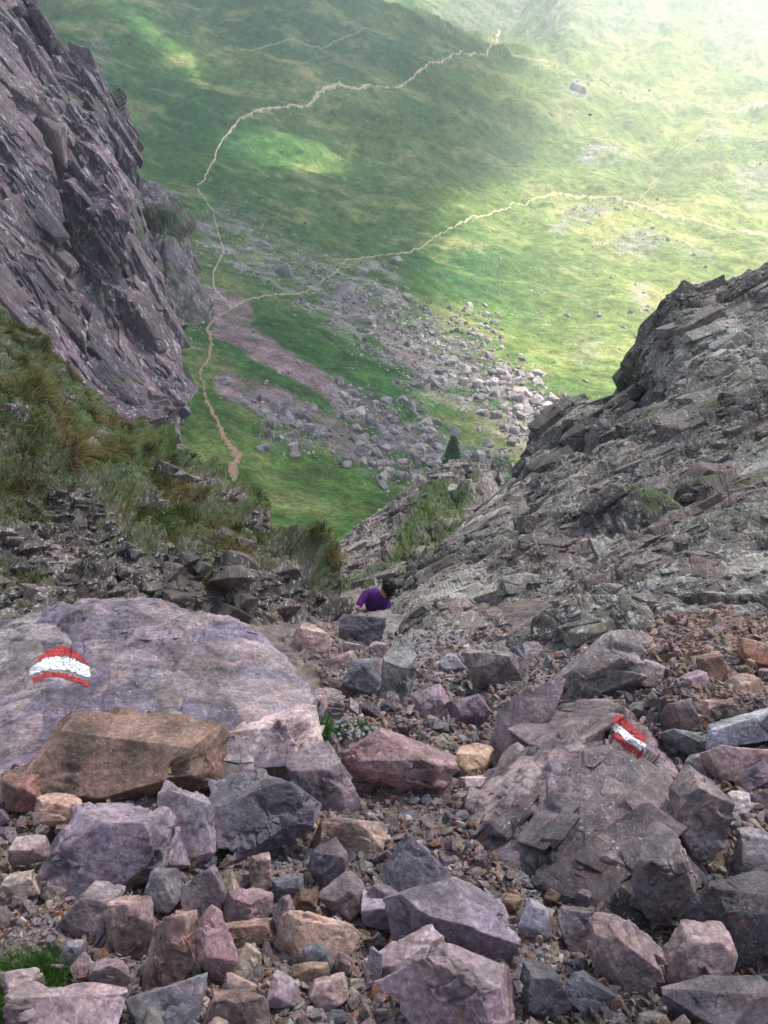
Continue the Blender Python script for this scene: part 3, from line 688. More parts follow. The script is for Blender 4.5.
RBO, _, _, _ = crag('painted_boulder', [
 [(505, 760, 3.9), (545, 722, 4.1), (580, 720, 4.15), (612, 722, 4.1), (650, 740, 4.0), (690, 780, 3.8), (715, 820, 3.5), (722, 860, 3.3)],
 [(500, 752, 3.7), (542, 716, 3.75), (578, 708, 3.78), (613, 704, 3.75), (650, 726, 3.6), (680, 762, 3.4), (695, 795, 3.2), (700, 830, 3.05)],
 [(496, 770, 3.4), (540, 736, 3.45), (578, 722, 3.45), (612, 714, 3.45), (644, 734, 3.35), (671, 768, 3.2), (686, 802, 3.05), (694, 840, 2.92)],
 [(488, 800, 3.1), (530, 776, 3.08), (570, 770, 3.0), (606, 766, 2.95), (638, 780, 2.9), (662, 804, 2.85), (680, 835, 2.8), (690, 862, 2.78)],
 [(482, 836, 2.88), (522, 830, 2.78), (562, 832, 2.68), (600, 836, 2.62), (632, 844, 2.6), (658, 854, 2.6), (678, 870, 2.62), (688, 885, 2.66)],
 [(480, 862, 2.8), (520, 872, 2.66), (560, 886, 2.56), (596, 902, 2.5), (628, 912, 2.48), (656, 905, 2.5), (676, 900, 2.55), (688, 905, 2.62)],
 [(480, 930, 2.8), (520, 950, 2.66), (560, 960, 2.6), (596, 970, 2.55), (628, 980, 2.55), (656, 980, 2.6), (676, 975, 2.65), (688, 960, 2.7)]],
 440, 400, (.55, .2, .07), (.09, .028, .01), RM2, (1.2, 1, .8), M_boulder,
 [[.175, .135, .15], [.215, .165, .17], [.135, .11, .12], [.25, .20, .195]],
 'rough brown purple boulder with the slanting red and white trail mark', 'boulder', 600, close=True, crack=.3, streak=.02, lin=.9,
 crust=[dict(n=620, lo=.05, hi=.26, sink=.52, dims=(1.7, .3, .8), long=(.55, .5, .5), wob=.2, region=lambda x, y, g: (x > 470) & (x < 730) & (y > 690) & (y < 930) & (np.hypot(x - 630, y - 737) > 42))])

def bvh_of(o):
    me = o.data; return BVHTree.FromPolygons([v.co.copy() for v in me.vertices], [tuple(p.vertices) for p in me.polygons])

M_red = simple_material('red_paint', (.36, .04, .045), .75, .3, 60.)
M_white = simple_material('white_paint', (.70, .69, .70), .7, .12, 60.)
b1 = bvh_of(LB)
# curved mark: three bands, each in two or three short pieces that follow its bow
def band(o, bvh, name, top, bot, mat, seed):
    """top and bot: polylines of the band's edges in pixels"""
    top, bot = np.array(top, float), np.array(bot, float)
    n = 150; t = np.linspace(0, len(top) - 1, n); T = catmull(top, t); B = catmull(bot, t)
    H = max(10, int(np.linalg.norm(B - T, axis=1).max() / .4)); V = []; ok = []; E = []; wid = np.linalg.norm(T[-1] - T[0])
    for j in range(H + 1):
        for i in range(n):
            v = j / H; p = T[i] * (1 - v) + B[i] * v
            d = Vector(unproj(p[0], p[1], 1.)).normalized(); h = bvh.ray_cast(Vector((0, 0, 0)), d)
            V.append((0, 0, 0) if h[0] is None else tuple(h[0] + (h[1] if h[1].dot(d) < 0 else -h[1]) * .0025 - d * .001)); ok.append(h[0] is not None)
            E.append(min(i / n * wid, (1 - i / n) * wid, v * H * .4, (1 - v) * H * .4) / 2.2)
    P = np.array(V); E = np.array(E)
    ok = np.array(ok) & (E + fbm(P, .03, 4, seed, .65) * 1.6 > .25) & (fbm(P, .009, 3, seed + 4, .6) > -.5)
    faces = np.array([(a, a + n, a + n + 1, a + 1) for j in range(H) for i in range(n - 1) for a in [j * n + i] if ok[a] and ok[a + n] and ok[a + n + 1] and ok[a + 1]])
    V = np.array(V); used = np.unique(faces); re = np.zeros(len(V), int); re[used] = np.arange(len(used))
    return obj(name, raw_mesh(name, V[used], re[faces], None, True, [mat]), o)
tag(band(LB, b1, 'red_stripe', [(38, 656), (56, 646), (72, 648), (86, 660)], [(36, 664), (56, 657), (74, 659), (92, 668)], M_red, 1), label='faded upper red stripe of the wide trail mark')
band(LB, b1, 'white_stripe', [(29, 669), (48, 657), (66, 656), (91, 667)], [(29, 676), (46, 672), (66, 672), (91, 679)], M_white, 2)
tag(band(LB, b1, 'red_stripe', [(31, 677), (48, 671), (66, 673), (90, 681)], [(33, 684), (50, 678), (68, 681), (89, 688)], M_red, 3), label='lower red stripe of the wide trail mark')
b2 = bvh_of(RBO)
tag(band(RBO, b2, 'red_stripe', [(615, 715), (622, 716), (634, 726), (645, 737)], [(612, 723), (619, 726), (631, 736), (646, 745)], M_red, 4), label='upper red stripe of the slanting trail mark')
band(RBO, b2, 'white_stripe', [(614, 722), (620, 724), (632, 735), (646, 744)], [(612, 731), (618, 735), (630, 744), (645, 753)], M_white, 5)
tag(band(RBO, b2, 'red_stripe', [(612, 731), (619, 735), (631, 744), (645, 753)], [(613, 737), (618, 743), (630, 752), (643, 760)], M_red, 6), label='lower red stripe of the slanting trail mark')

# ------------------------------------------------------------------ loose stones
_ico = {}
def ico(level):
    if level not in _ico:
        bm = bmesh.new(); bmesh.ops.create_icosphere(bm, subdivisions=level, radius=1.)
        _ico[level] = (np.array([v.co[:] for v in bm.verts]), np.array([[v.index for v in f.verts] for f in bm.faces])); bm.free()
    return _ico[level]

def rock_shape(seed, level, planes=13, chips=.5, axes=(1, 1, 1), boxy=.5, tilt=0.):
    """angular stone: a ball cut by random planes, then chipped; returned in real size"""
    r = np.random.default_rng(seed); D, Fc = ico(level)
    N = r.normal(size=(planes, 3)); N /= np.linalg.norm(N, axis=1, keepdims=True); H = r.uniform(.58, .82, planes)
    ax = np.concatenate([np.eye(3), -np.eye(3)]) + r.normal(size=(6, 3)) * (.42 - .26 * boxy)
    ax /= np.linalg.norm(ax, axis=1, keepdims=True)
    N2 = r.normal(size=(9, 3)); N2 /= np.linalg.norm(N2, axis=1, keepdims=True)          # small chips off the corners
    N = np.concatenate([N, ax, N2]); H = np.concatenate([H, r.uniform(.50, .72, 6), r.uniform(.82, .95, 9)])
    Dw = D + .025 * np.stack([fbm(D + seed, .6, 3, 1), fbm(D + seed, .6, 3, 2), fbm(D + seed, .6, 3, 3)], -1)
    c = Dw @ N.T; q = np.where(c > .05, H / np.maximum(c, .05), 9.)
    k = 160.; m0 = q.min(1, keepdims=True); rad = m0[:, 0] - np.log(np.exp(-k * (q - m0)).sum(1)) / k
    rad = np.clip(rad, .3, 1.15)
    V = D * rad[:, None]
    ext = (V.max(0) - V.min(0)) / 2; V = (V - (V.max(0) + V.min(0)) / 2) / ext
    V = V * np.array(axes) / 2
    s = float(np.mean(axes)); n = V / (np.linalg.norm(V, axis=1, keepdims=True) + 1e-9)
    if level >= 4:
        e1, h, _ = facets(V + seed, s * .42, seed + 1, frame(r.normal(size=3)), (1.3, 1, .6), 1.3, .25)
        e2, h, _ = facets(V + seed, s * .15, seed + 2, frame(r.normal(size=3)), (1.3, 1, .6), 1.3, .3)
        gate = sstep(-.1, .35, fbm(V + seed, s * .5, 2, seed + 9))
        V = V + n * ((e1 * s * .05 * chips + e2 * s * .016 * chips) * gate + fbm(V + seed, s * .2, 5, seed, .6) * s * .012)[:, None]
    return V, Fc

CAMBASIS = np.array([RIGHT, -FWD, UP]).T        # stone frame: across, towards the viewer, up

def ground_depth(px, py):
    return float(ground_pt(np.array([px]), np.array([py]))[0][0] @ FWD)

PINK = (.33, .255, .25); PURP = (.245, .205, .23); GREY = (.265, .25, .245); BLUE = (.13, .14, .17); DARK = (.085, .08, .095)
BROWN = (.24, .165, .12); TAN = (.36, .29, .22); RUST = (.30, .14, .075); CREAM = (.46, .41, .36); GREEN = (.20, .225, .215); PALE = (.40, .37, .39)
def stone(cx, cy, w, h, col, label, name='rock', rot=0., seed=0, level=5, planes=12, boxy=.5, lift=.15, thick=None, group=None, cat=None, chips=.6, dd=0.):
    """a stone seen w by h pixels wide at (cx, cy), half sunk in the scree; rot in degrees, counter-clockwise"""
    d = min(ground_depth(cx, cy), ground_depth(cx, cy + h * .3)) + dd
    m = d / F; th = (thick or .8 * min(w, h)) * m
    V, Fc = rock_shape(seed, level, planes, chips, (w * m, th, h * m), boxy)
    a = math.radians(rot); R = np.array([[math.cos(a), 0, -math.sin(a)], [0, 1, 0], [math.sin(a), 0, math.cos(a)]])
    V = V @ R.T @ CAMBASIS.T
    loc = unproj(np.array(cx), np.array(cy), np.array(d - th * lift))
    o = obj(name, raw_mesh(name, V, Fc, None, True, [M_stone]), label=label, cat=cat or ('boulder' if name == 'boulder' else 'rock'), group=group)
    col = tuple(.9 * a + .1 * b for a, b in zip(col, (.235, .205, .205)))
    o.location = loc; o.color = (col[0] * 1.12, col[1] * 1.04, col[2] * 1.02, 1); return o

HAND = [ # cx, cy, w, h, colour, rot, boxy, label
 (118, 762, 205, 92, (.19, .125, .09), -5, 1., 'broad brown block with orange face set against the domed purple boulder', 'boulder'),
 (265, 752, 118, 74, (.47, .40, .38), 8, .5, 'pale cream and pink rock beside the green plant', 'boulder'),
 (262, 812, 88, 108, (.12, .12, .145), 70, .2, 'dark blue grey pointed boulder below the pale cream rock', 'boulder'),
 (118, 846, 124, 88, (.23, .20, .24), 12, .6, 'large purple rock resting under the broad brown block', 'boulder'),
 (190, 828, 58, 92, (.27, .245, .29), 8, .8, 'upright lilac grey rock leaning on the large purple rock', 'boulder'),
 (398, 770, 118, 74, (.25, .165, .17), -14, .8, 'wedge shaped purple slab with an orange underside', 'boulder'),
 (325, 782, 56, 78, (.15, .13, .145), 20, .4, 'dark upright rock between the pointed boulder and the orange wedge slab', 'rock'),
 (25, 792, 42, 44, (.26, .14, .11), 20, .4, 'rusty orange and grey stone below the brown block corner', 'rock'),
 (60, 812, 48, 30, (.36, .25, .19), -14, .9, 'flat tan stone beside the rusty orange stone', 'rock'),
 (350, 836, 76, 44, (.31, .23, .18), -4, .7, 'tan rock with a red spot under the orange wedge slab', 'rock'),
 (328, 866, 40, 50, (.11, .10, .125), 0, .4, 'dark rusty rock below the tan rock with a red spot', 'rock'),
 (412, 868, 60, 66, (.15, .15, .185), 38, .7, 'slate blue block with orange patches in the middle scree', 'rock'),
 (452, 930, 140, 82, (.215, .195, .235), -8, .5, 'big smooth purple grey boulder beside the wet dark hollow', 'boulder'),
 (395, 915, 70, 40, (.27, .25, .30), -6, .6, 'flat lilac shelf of rock at the end of the big smooth boulder', 'rock'),
 (448, 998, 140, 92, (.28, .225, .245), -12, .5, 'pinkish boulder with a rounded back at the picture bottom', 'boulder'),
 (412, 958, 74, 46, (.32, .27, .28), 18, .8, 'pale pink tilted slab on top of the pinkish boulder', 'rock'),
 (632, 955, 92, 78, (.29, .235, .225), -10, .8, 'pink grey block with a flat top below the slanting trail mark', 'boulder'),
 (694, 962, 62, 84, (.26, .21, .20), -18, .8, 'brownish pink block split from its flat topped neighbour', 'boulder'),
 (580, 930, 40, 46, (.20, .175, .20), 10, .4, 'rounded purple stone wedged behind the flat topped pink block', 'rock'),
 (535, 925, 36, 44, (.20, .21, .26), 20, .7, 'small blue grey stone next to the big smooth boulder', 'rock'),
 (590, 996, 66, 34, (.11, .12, .155), -28, .9, 'dark blue slab lying in the wet hollow', 'rock'),
 (545, 992, 44, 60, (.07, .07, .085), 10, .5, 'black wet rock beside the pinkish boulder', 'rock'),
 (62, 1014, 132, 56, (.31, .25, .26), 6, .6, 'long pinkish rock in front of the grass clump', 'boulder'),
 (172, 1002, 84, 50, (.27, .28, .30), 22, .7, 'pale green grey streaked rock at the picture bottom', 'rock'),
 (20, 985, 44, 34, (.33, .27, .26), 0, .6, 'pink stone half hidden by the grass clump', 'rock'),
 (92, 914, 52, 52, (.27, .225, .24), -22, .9, 'pink grey block under the edge of the large purple rock', 'rock'),
 (135, 926, 46, 62, (.30, .235, .215), 12, .9, 'tan pink block standing in the gap below the purple rock', 'rock'),
 (160, 888, 40, 44, (.17, .17, .19), 20, .6, 'grey pointed stone in the shadow of the large purple rock', 'rock'),
 (172, 950, 52, 92, (.27, .19, .165), -32, .8, 'long orange brown rock leaning up the scree', 'rock'),
 (205, 895, 46, 56, (.22, .185, .20), 10, .5, 'purple grey rock above the long orange brown rock', 'rock'),
 (228, 896, 24, 48, (.33, .275, .22), 10, .7, 'narrow tan stone with a golden face', 'rock'),
 (214, 950, 50, 74, (.235, .165, .165), 24, .6, 'reddish brown rock between two leaning stones', 'rock'),
 (246, 910, 50, 38, (.26, .19, .19), -16, .5, 'shiny reddish rock beside the narrow golden stone', 'rock'),
 (252, 934, 56, 30, (.29, .205, .16), 8, .5, 'tan brown rock under the shiny reddish rock', 'rock'),
 (287, 926, 24, 66, (.28, .235, .24), 12, 1., 'narrow upright pinkish block like a finger', 'rock'),
 (318, 938, 82, 50, (.29, .215, .17), -14, .5, 'tan rock with a golden corner behind the blue wedge', 'rock'),
 (318, 950, 34, 38, (.12, .15, .165), 12, .4, 'dark blue green wedge stone standing on the tan rock', 'rock'),
 (248, 965, 28, 38, (.38, .32, .25), -28, .8, 'pale yellow grey stone leaning beside the dark blue pebble', 'rock'),
 (242, 986, 38, 20, (.36, .29, .27), -14, .8, 'flat pinkish stone below the pale leaning stone', 'rock'),
 (328, 992, 42, 30, (.36, .27, .25), 24, 1., 'pink brick shaped stone near the picture bottom', 'rock'),
 (312, 974, 38, 24, (.28, .22, .15), 10, .8, 'brown tan stone above the pink brick shaped stone', 'rock'),
 (283, 992, 32, 36, (.30, .25, .28), 0, .4, 'rounded lilac stone beside the pink brick shaped stone', 'rock'),
 (344, 964, 22, 28, (.36, .29, .26), 0, .8, 'small pink cube of rock leaning on the golden corner', 'rock'),
 (374, 970, 16, 46, (.19, .18, .21), -10, .9, 'thin blue grey splinter beside the pale pink slab', 'rock'),
 (345, 900, 44, 40, (.27, .23, .25), 32, .8, 'white streaked grey stone with a dark side', 'rock'),
 (237, 1010, 70, 36, (.29, .22, .19), 0, .7, 'brown slab at the picture bottom beside the streaked rock', 'rock'),
 (385, 905, 40, 50, (.25, .225, .26), 12, .5, 'rounded grey lilac rock left of the big smooth boulder', 'rock'),
 (262, 872, 26, 34, (.31, .245, .21), 12, .8, 'tan stone under the dark pointed boulder', 'rock'),
 (288, 888, 34, 26, (.17, .175, .21), 0, .5, 'wet glinting blue stone under the dark pointed boulder', 'rock'),
 (305, 902, 32, 22, (.20, .12, .075), 0, .5, 'dark rusty stone next to the glinting blue stone', 'rock'),
 (30, 852, 40, 30, (.32, .25, .25), 0, .6, 'pinkish stone at the edge below the tan flat stone', 'rock'),
 (22, 884, 34, 26, (.37, .33, .26), 8, .7, 'pale yellowish stone lying on the fine debris', 'rock'),
 (72, 955, 24, 26, (.20, .20, .24), 0, .6, 'small blue grey stone above the grass clump', 'rock'),
 (84, 968, 28, 30, (.31, .245, .26), 20, .7, 'small pink stone above the grass clump', 'rock'),
 (108, 975, 46, 30, (.28, .22, .24), 10, .7, 'dull pink stone between the grass clump and the long rock', 'rock'),
 (474, 761, 38, 33, (.47, .36, .24), -6, .5, 'golden cream boulder with a pale foot in mid scree', 'rock'),
 (484, 786, 50, 20, (.47, .43, .41), -4, .6, 'flat whitish stone below the golden cream one', 'rock'),
 (742, 728, 84, 34, (.30, .34, .37), 6, .9, 'pale blue green slab at the picture edge', 'boulder'),
 (740, 762, 80, 36, (.36, .26, .26), -6, .8, 'pink slab just below the pale blue green slab', 'rock'),
 (636, 672, 52, 34, (.21, .20, .205), -22, .8, 'dark grey flat boulder under the rusty scree fan', 'boulder'),
 (690, 690, 44, 34, (.24, .19, .215), 10, .6, 'purple rounded stone above the dark upright block', 'rock'),
 (680, 722, 34, 46, (.11, .085, .09), 4, 1., 'very dark upright block above the slanting trail mark', 'rock'),
 (700, 790, 44, 54, (.185, .16, .20), 18, .7, 'purple grey pointed rock beside the rough painted boulder', 'rock'),
 (738, 806, 22, 30, (.42, .38, .38), -14, .8, 'whitish block stone above the dark hollow', 'rock'),
 (752, 852, 52, 44, (.17, .175, .175), 24, .6, 'grey green rock at the edge of the dark hollow', 'rock'),
 (752, 776, 40, 26, (.30, .24, .28), 24, .7, 'lilac stone with a shadowed side below the pink slab', 'rock'),
 (756, 654, 40, 26, (.36, .21, .13), -14, .7, 'orange stone at the edge of the rusty scree fan', 'rock'),
 (712, 672, 30, 34, (.28, .16, .12), 12, .6, 'rust brown cube stone in the rusty scree fan', 'rock'),
 (746, 690, 34, 30, (.37, .29, .24), 10, .8, 'tan stone standing in the rusty scree fan', 'rock'),
 (725, 708, 52, 20, (.28, .20, .17), 4, .6, 'flat brownish rock above the pale blue green slab', 'rock'),
 (690, 742, 60, 26, (.16, .20, .20), -6, .5, 'dark greenish ledge between the painted boulder and pale slab', 'rock'),
 (704, 764, 34, 30, (.28, .26, .28), 20, .6, 'grey stone under the dark greenish ledge', 'rock'),
 (362, 631, 46, 34, (.135, .13, .15), -5, .8, 'dark boulder that the climber leans over', 'boulder'),
 (313, 641, 46, 30, (.35, .27, .24), -20, .9, 'tan pink block beside the dark boulder of the climber', 'rock'),
 (364, 676, 38, 38, (.125, .14, .165), -10, .5, 'dark blue rock below the boulder of the climber', 'rock'),
 (378, 649, 20, 16, (.27, .24, .25), 0, .9, 'small pale block under the boulder of the climber', 'rock'),
 (340, 662, 34, 14, (.34, .27, .24), 26, .8, 'pink slab beside the dark blue rock', 'rock'),
 (352, 648, 18, 10, (.33, .30, .31), -10, .7, 'small pale flake between two dark rocks', 'rock'),
 (470, 708, 46, 32, (.20, .165, .20), -4, .9, 'purple flat slab in the upper scree', 'rock'),
 (432, 704, 40, 34, (.20, .165, .19), 12, .7, 'purple rock with a flat top beside the purple flat slab', 'rock'),
 (452, 664, 28, 22, (.24, .24, .27), 0, .6, 'blue grey stone high in the gully scree', 'rock'),
 (317, 712, 26, 36, (.27, .24, .26), 0, .6, 'lilac stone wedged against the end of the domed boulder', 'rock'),
 (560, 828, 10, 8, CREAM, 0, .6, 'tiny pale chip on the rough painted boulder', 'rock'),
]
for k, (cx, cy, w, h, col, rot, boxy, label, nm) in enumerate(HAND):
    if nm == 'rock' and label.startswith('tiny'): continue
    stone(cx, cy, w, h, col, label, nm, rot, 1000 + k * 7, (7 if max(w, h) > 85 else 6 if max(w, h) > 45 else 5), 6 if max(w, h) > 85 else 5, boxy * (.6 if max(w, h) > 85 else 1), lift=.22, chips=1.7 if max(w, h) > 85 else 1.)

# outcrops of bedrock in the scree
def outcrop(cx, cy, w, h, col, label, rot, seed, thick, dd=0., grain=None):
    o = stone(cx, cy, w, h, col, label, 'rock_outcrop', rot, seed, 7, 9, .3, .25, thick, cat='outcrop', chips=1.5, dd=dd); return o
outcrop(525, 722, 52, 118, (.215, .18, .185), 'narrow brown rock spine standing between scree and rough painted boulder', -26, 2001, 40)
outcrop(602, 672, 104, 72, (.23, .225, .22), 'smooth grey bedrock slab under the rusty scree fan', 22, 2002, 40)
outcrop(398, 676, 34, 74, (.20, .21, .205), 'grey green foliated rock rib below the climber', -6, 2003, 30)
outcrop(322, 708, 46, 40, (.24, .22, .215), 'streaky grey outcrop behind the green plant', 10, 2004, 30)
outcrop(497, 668, 60, 44, (.22, .20, .20), 'rough grey outcrop at the foot of the crag', 10, 2005, 40)
outcrop(660, 870, 66, 84, (.19, .165, .17), 'rough brown block broken off the lower corner of the rough painted boulder', -30, 2006, 60, -.12)
outcrop(694, 822, 52, 100, (.20, .175, .18), 'tall brown block leaning on the side of the rough painted boulder', -8, 2007, 60)
outcrop(738, 930, 110, 110, (.05, .048, .052), 'black wet streaked rock in the hollow', 10, 2008, 60, .06)
outcrop(728, 1010, 120, 50, (.16, .14, .165), 'purple grey rock at the corner below the wet hollow', 8, 2009, 50)

# smaller stones, each an object of its own; kinds are told by colour and by the part of the scree they lie in
rng = np.random.default_rng(42)
PALETTE = [('purple grey', PURP, .24), ('pinkish', PINK, .24), ('grey', GREY, .16), ('slate blue', (.17, .175, .21), .1), ('brown', BROWN, .09), ('tan', TAN, .08), ('rusty', RUST, .04), ('cream', CREAM, .05)]
ZONES = [([(560, 600), (800, 590), (800, 715), (700, 715), (610, 660)], 'in the rusty scree fan', [('rusty', (.29, .16, .10), .25), ('brown', (.26, .19, .15), .25), ('pinkish', PINK, .2), ('tan', TAN, .2), ('grey', GREY, .1)]),
         ([(690, 740), (800, 740), (800, 870), (720, 850)], 'below the pale blue green slab', None),
         ([(-20, 790), (110, 800), (100, 960), (-20, 960)], 'beside the large purple rock', [('pinkish', PINK, .6), ('tan', (.33, .26, .23), .25), ('purple grey', PURP, .15)]),
         ([(270, 640), (430, 620), (430, 740), (330, 745)], 'just below the climber', None),
         ([(430, 640), (545, 650), (520, 760), (430, 740)], 'in the upper gully scree', None),
         ([(400, 740), (520, 740), (500, 880), (400, 900)], 'around the golden cream boulder', [('pinkish', PINK, .45), ('purple grey', PURP, .2), ('grey', GREY, .15), ('cream', CREAM, .08), ('slate blue', (.17, .175, .21), .12)]),
         ([(520, 860), (620, 900), (600, 1040), (520, 1040)], 'by the wet hollow', None),
         ([(300, 820), (420, 820), (420, 1040), (300, 1040)], 'below the orange wedge slab', None)]
hull_meshes = []
for k in range(14):
    bm = bmesh.new(); r = np.random.default_rng(700 + k)
    pts = r.normal(size=(13, 3)); pts /= np.linalg.norm(pts, axis=1, keepdims=True); pts *= r.uniform(.75, 1, (13, 1))
    pts = np.sign(pts) * np.abs(pts) ** .8
    vs = [bm.verts.new(p) for p in pts]
    bmesh.ops.convex_hull(bm, input=vs); bmesh.ops.delete(bm, geom=[v for v in bm.verts if not v.link_faces], context='VERTS')
    bmesh.ops.bevel(bm, geom=list(bm.edges), offset=.07, segments=1, affect='EDGES', profile=.5)
    bmesh.ops.triangulate(bm, faces=list(bm.faces)); bm.verts.ensure_lookup_table()
    for i, v in enumerate(bm.verts): v.index = i
    hull_meshes.append((np.array([v.co[:] for v in bm.verts]), np.array([[v.index for v in f.verts] for f in bm.faces]))); bm.free()

stone_lib = []
for k in range(16):
    V, Fc = rock_shape(3000 + k * 11, 5, 5, .7, (1, .7 + .3 * (k % 3) / 2, .35 + .4 * (k % 4) / 3), .7)
    stone_lib.append(raw_mesh('loose_stone', V, Fc, None, True, [M_stone]))
placed = [(h[0], h[1], h[2] / 2, h[3] / 2) for h in HAND if h[2] > 14] + [(585, 800, 110, 95), (150, 680, 180, 80), (525, 722, 20, 50), (602, 672, 46, 30), (738, 930, 55, 60), (398, 676, 12, 30), (30, 975, 40, 22)]
FREE = [(-20, 780), (0, 770), (100, 800), (330, 700), (290, 640), (330, 600), (380, 640), (430, 618), (560, 635), (680, 612), (790, 597), (790, 1040), (-20, 1040)]
cands = []
while len(cands) < 30000:
    px, py = rng.uniform(-10, 778, 4000), rng.uniform(605, 1030, 4000)
    k = inpoly(px, py, FREE); cands += list(zip(px[k], py[k]))
loose, ngrav = [], []
tries = iter(cands)
zx, zy = rng.uniform(590, 775, 160), rng.uniform(612, 715, 160)
for px, py in list(zip(zx, zy))[:90] + list(tries):
    if len(loose) >= 285: break
    sz = rng.pareto(1.7) * 9 + 11
    sz = min(sz, 36) * (.55 + .45 * sstep(620, 860, py))
    if px > 560 and py < 720: sz *= 1.15
    if any(((px - a) / (c + sz * .35)) ** 2 + ((py - b) / (e + sz * .35)) ** 2 < .8 for a, b, c, e in placed): continue
    placed.append((px, py, sz * .42, sz * .38)); loose.append((px, py, sz))
for i, (px, py, sz) in enumerate(loose):
    zone, pal = 'in the middle scree', PALETTE
    for poly, z, p in ZONES:
        if inpoly(np.array(px), np.array(py), poly): zone, pal = z, p or PALETTE; break
    pr = np.array([p[2] for p in pal]); j = rng.choice(len(pal), p=pr / pr.sum()); cn, col, _ = pal[j]
    d = ground_depth(px, py); m = sz * d / F
    o = bpy.data.objects.new('loose_stone', stone_lib[i % 16]); C.objects.link(o)
    size = 'small' if sz < 16 else 'middling'
    lab = f'{size} {cn} angular stone lying {zone}'
    tag(o, label=lab, cat='stone', group='loose stones ' + zone)
    o.location = unproj(np.array(px), np.array(py), np.array(d - m * .18)); o.scale = (m * 1.15,) * 3
    o.rotation_euler = tuple(rng.uniform(0, 6.28, 3)); v = rng.uniform(.72, 1.25); o.color = (col[0] * v, col[1] * v, col[2] * v, 1)

def scatter(name, pts, cols, mat, seed, flat=(1, .8, .6)):
    """many little stones as one mesh: pts rows (x, y, z, size)"""
    r = np.random.default_rng(seed); VV, FF, CC = [], [], []; off = 0
    for k, (x, y, z, s) in enumerate(pts):
        V, Fc = hull_meshes[r.integers(len(hull_meshes))]
        A = V * (np.array(flat) * r.uniform(.7, 1.2, 3)) * s * .5 @ rand_rot(r).T + np.array([x, y, z])
        VV.append(A); FF.append(Fc + off); CC.append(np.repeat(cols[k:k + 1], len(V), 0)); off += len(V)
    return raw_mesh(name, np.concatenate(VV), np.concatenate(FF), {'col': np.concatenate(CC)}, False, [mat])
px, py = np.array(cands)[:, 0], np.array(cands)[:, 1]
sel = rng.random(len(px)) < .85; px, py = px[sel], py[sel]
ex = rng.uniform(300, 790, 20000); ey = rng.uniform(598, 730, 20000); k = inpoly(ex, ey, FREE) & (rng.random(20000) < .8); px, py = np.concatenate([px, ex[k]]), np.concatenate([py, ey[k]])
n0 = len(px); ox = rng.uniform(-900, 1700, 30000); oy = rng.uniform(640, 1500, 30000); k = ((ox < -8) | (ox > 776) | (oy > 1028)) & ~((ox < 0) & (ox > -250) & (oy < 800)); px, py = np.concatenate([px, ox[k]]), np.concatenate([py, oy[k]])
G, _, _ = ground_pt(px, py); dG = G @ FWD
spx = (rng.pareto(2.0, len(px)) * 4.8 + 3.8); spx = np.minimum(spx, 20) * np.maximum(.5 + .5 * sstep(610, 850, py), .82 * sstep(500, 580, px)); spx[n0:] = np.minimum(rng.pareto(1.7, len(px) - n0) * 9 + 7, 60); sm = spx * dG / F
G[:, 2] += sm * .12
pal = np.array([PURP, PINK, GREY, (.17, .175, .21), BROWN, TAN, CREAM, RUST, PINK, (.27, .21, .215)]); ci = rng.integers(0, 10, len(px)); gc = pal[ci] * rng.uniform(.45, 1.05, (len(px), 1))
rz = inpoly(px, py, ZONES[0][0]); gc[rz] = np.array([[.28, .17, .12], [.30, .22, .18], [.26, .21, .20], [.34, .25, .19]])[rng.integers(0, 4, rz.sum())] * rng.uniform(.6, 1.2, (rz.sum(), 1))
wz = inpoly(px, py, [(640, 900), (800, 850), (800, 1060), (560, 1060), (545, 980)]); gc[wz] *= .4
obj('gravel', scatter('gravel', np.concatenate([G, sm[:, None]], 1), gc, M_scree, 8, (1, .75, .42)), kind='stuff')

# ------------------------------------------------------------------ boulders on the valley floor
far_lib = [raw_mesh('far_boulder', *rock_shape(5000 + k * 13, 4, 9, 1.1, (1, .9, .75), .7), None, True, [M_far]) for k in range(10)]
rng = np.random.default_rng(77)
fx, fy = rng.uniform(150, 768, 150000), rng.uniform(60, 500, 150000)
dens = np.zeros(len(fx)) + .012 + .02 * (fy < 330)
for pl in ROCKY: dens = np.maximum(dens, softpoly(fx, fy, pl, 26) * .5)
dens = np.maximum(dens, sstep(46, 5, polydist(fx, fy, [(240, 215), (300, 262), (380, 300), (450, 350), (520, 395), (550, 420)])) * .8)
dens = np.maximum(dens, sstep(30, 5, polydist(fx, fy, [(460, 345), (500, 375), (545, 415)])))
dens = np.maximum(dens, sstep(20, 5, polydist(fx, fy, [(200, 320), (250, 420), (330, 445), (440, 460)])) * .22)
for cx, cy, rx, ry in [(605, 150, 30, 9), (592, 210, 26, 8), (640, 242, 36, 9), (578, 90, 13, 11), (755, 150, 20, 30), (470, 330, 30, 30)]:
    dens = np.maximum(dens, .5 * sstep(1.3, .7, np.hypot((fx - cx) / rx, (fy - cy) / ry)))
dens[fy < 190] *= .45
dens[inpoly(fx, fy, [(205, 300), (240, 300), (260, 480), (190, 490), (190, 400)])] *= .1
keep = rng.random(len(fx)) < dens * 1.0; fx, fy = fx[keep], fy[keep]
fs = np.minimum(rng.pareto(2.0, len(fx)) * 2.1 + 1.6, 13)
fs *= .42 + .58 * sstep(180, 400, fy)
FPt = valley_pt(fx, fy); fd = FPt @ FWD
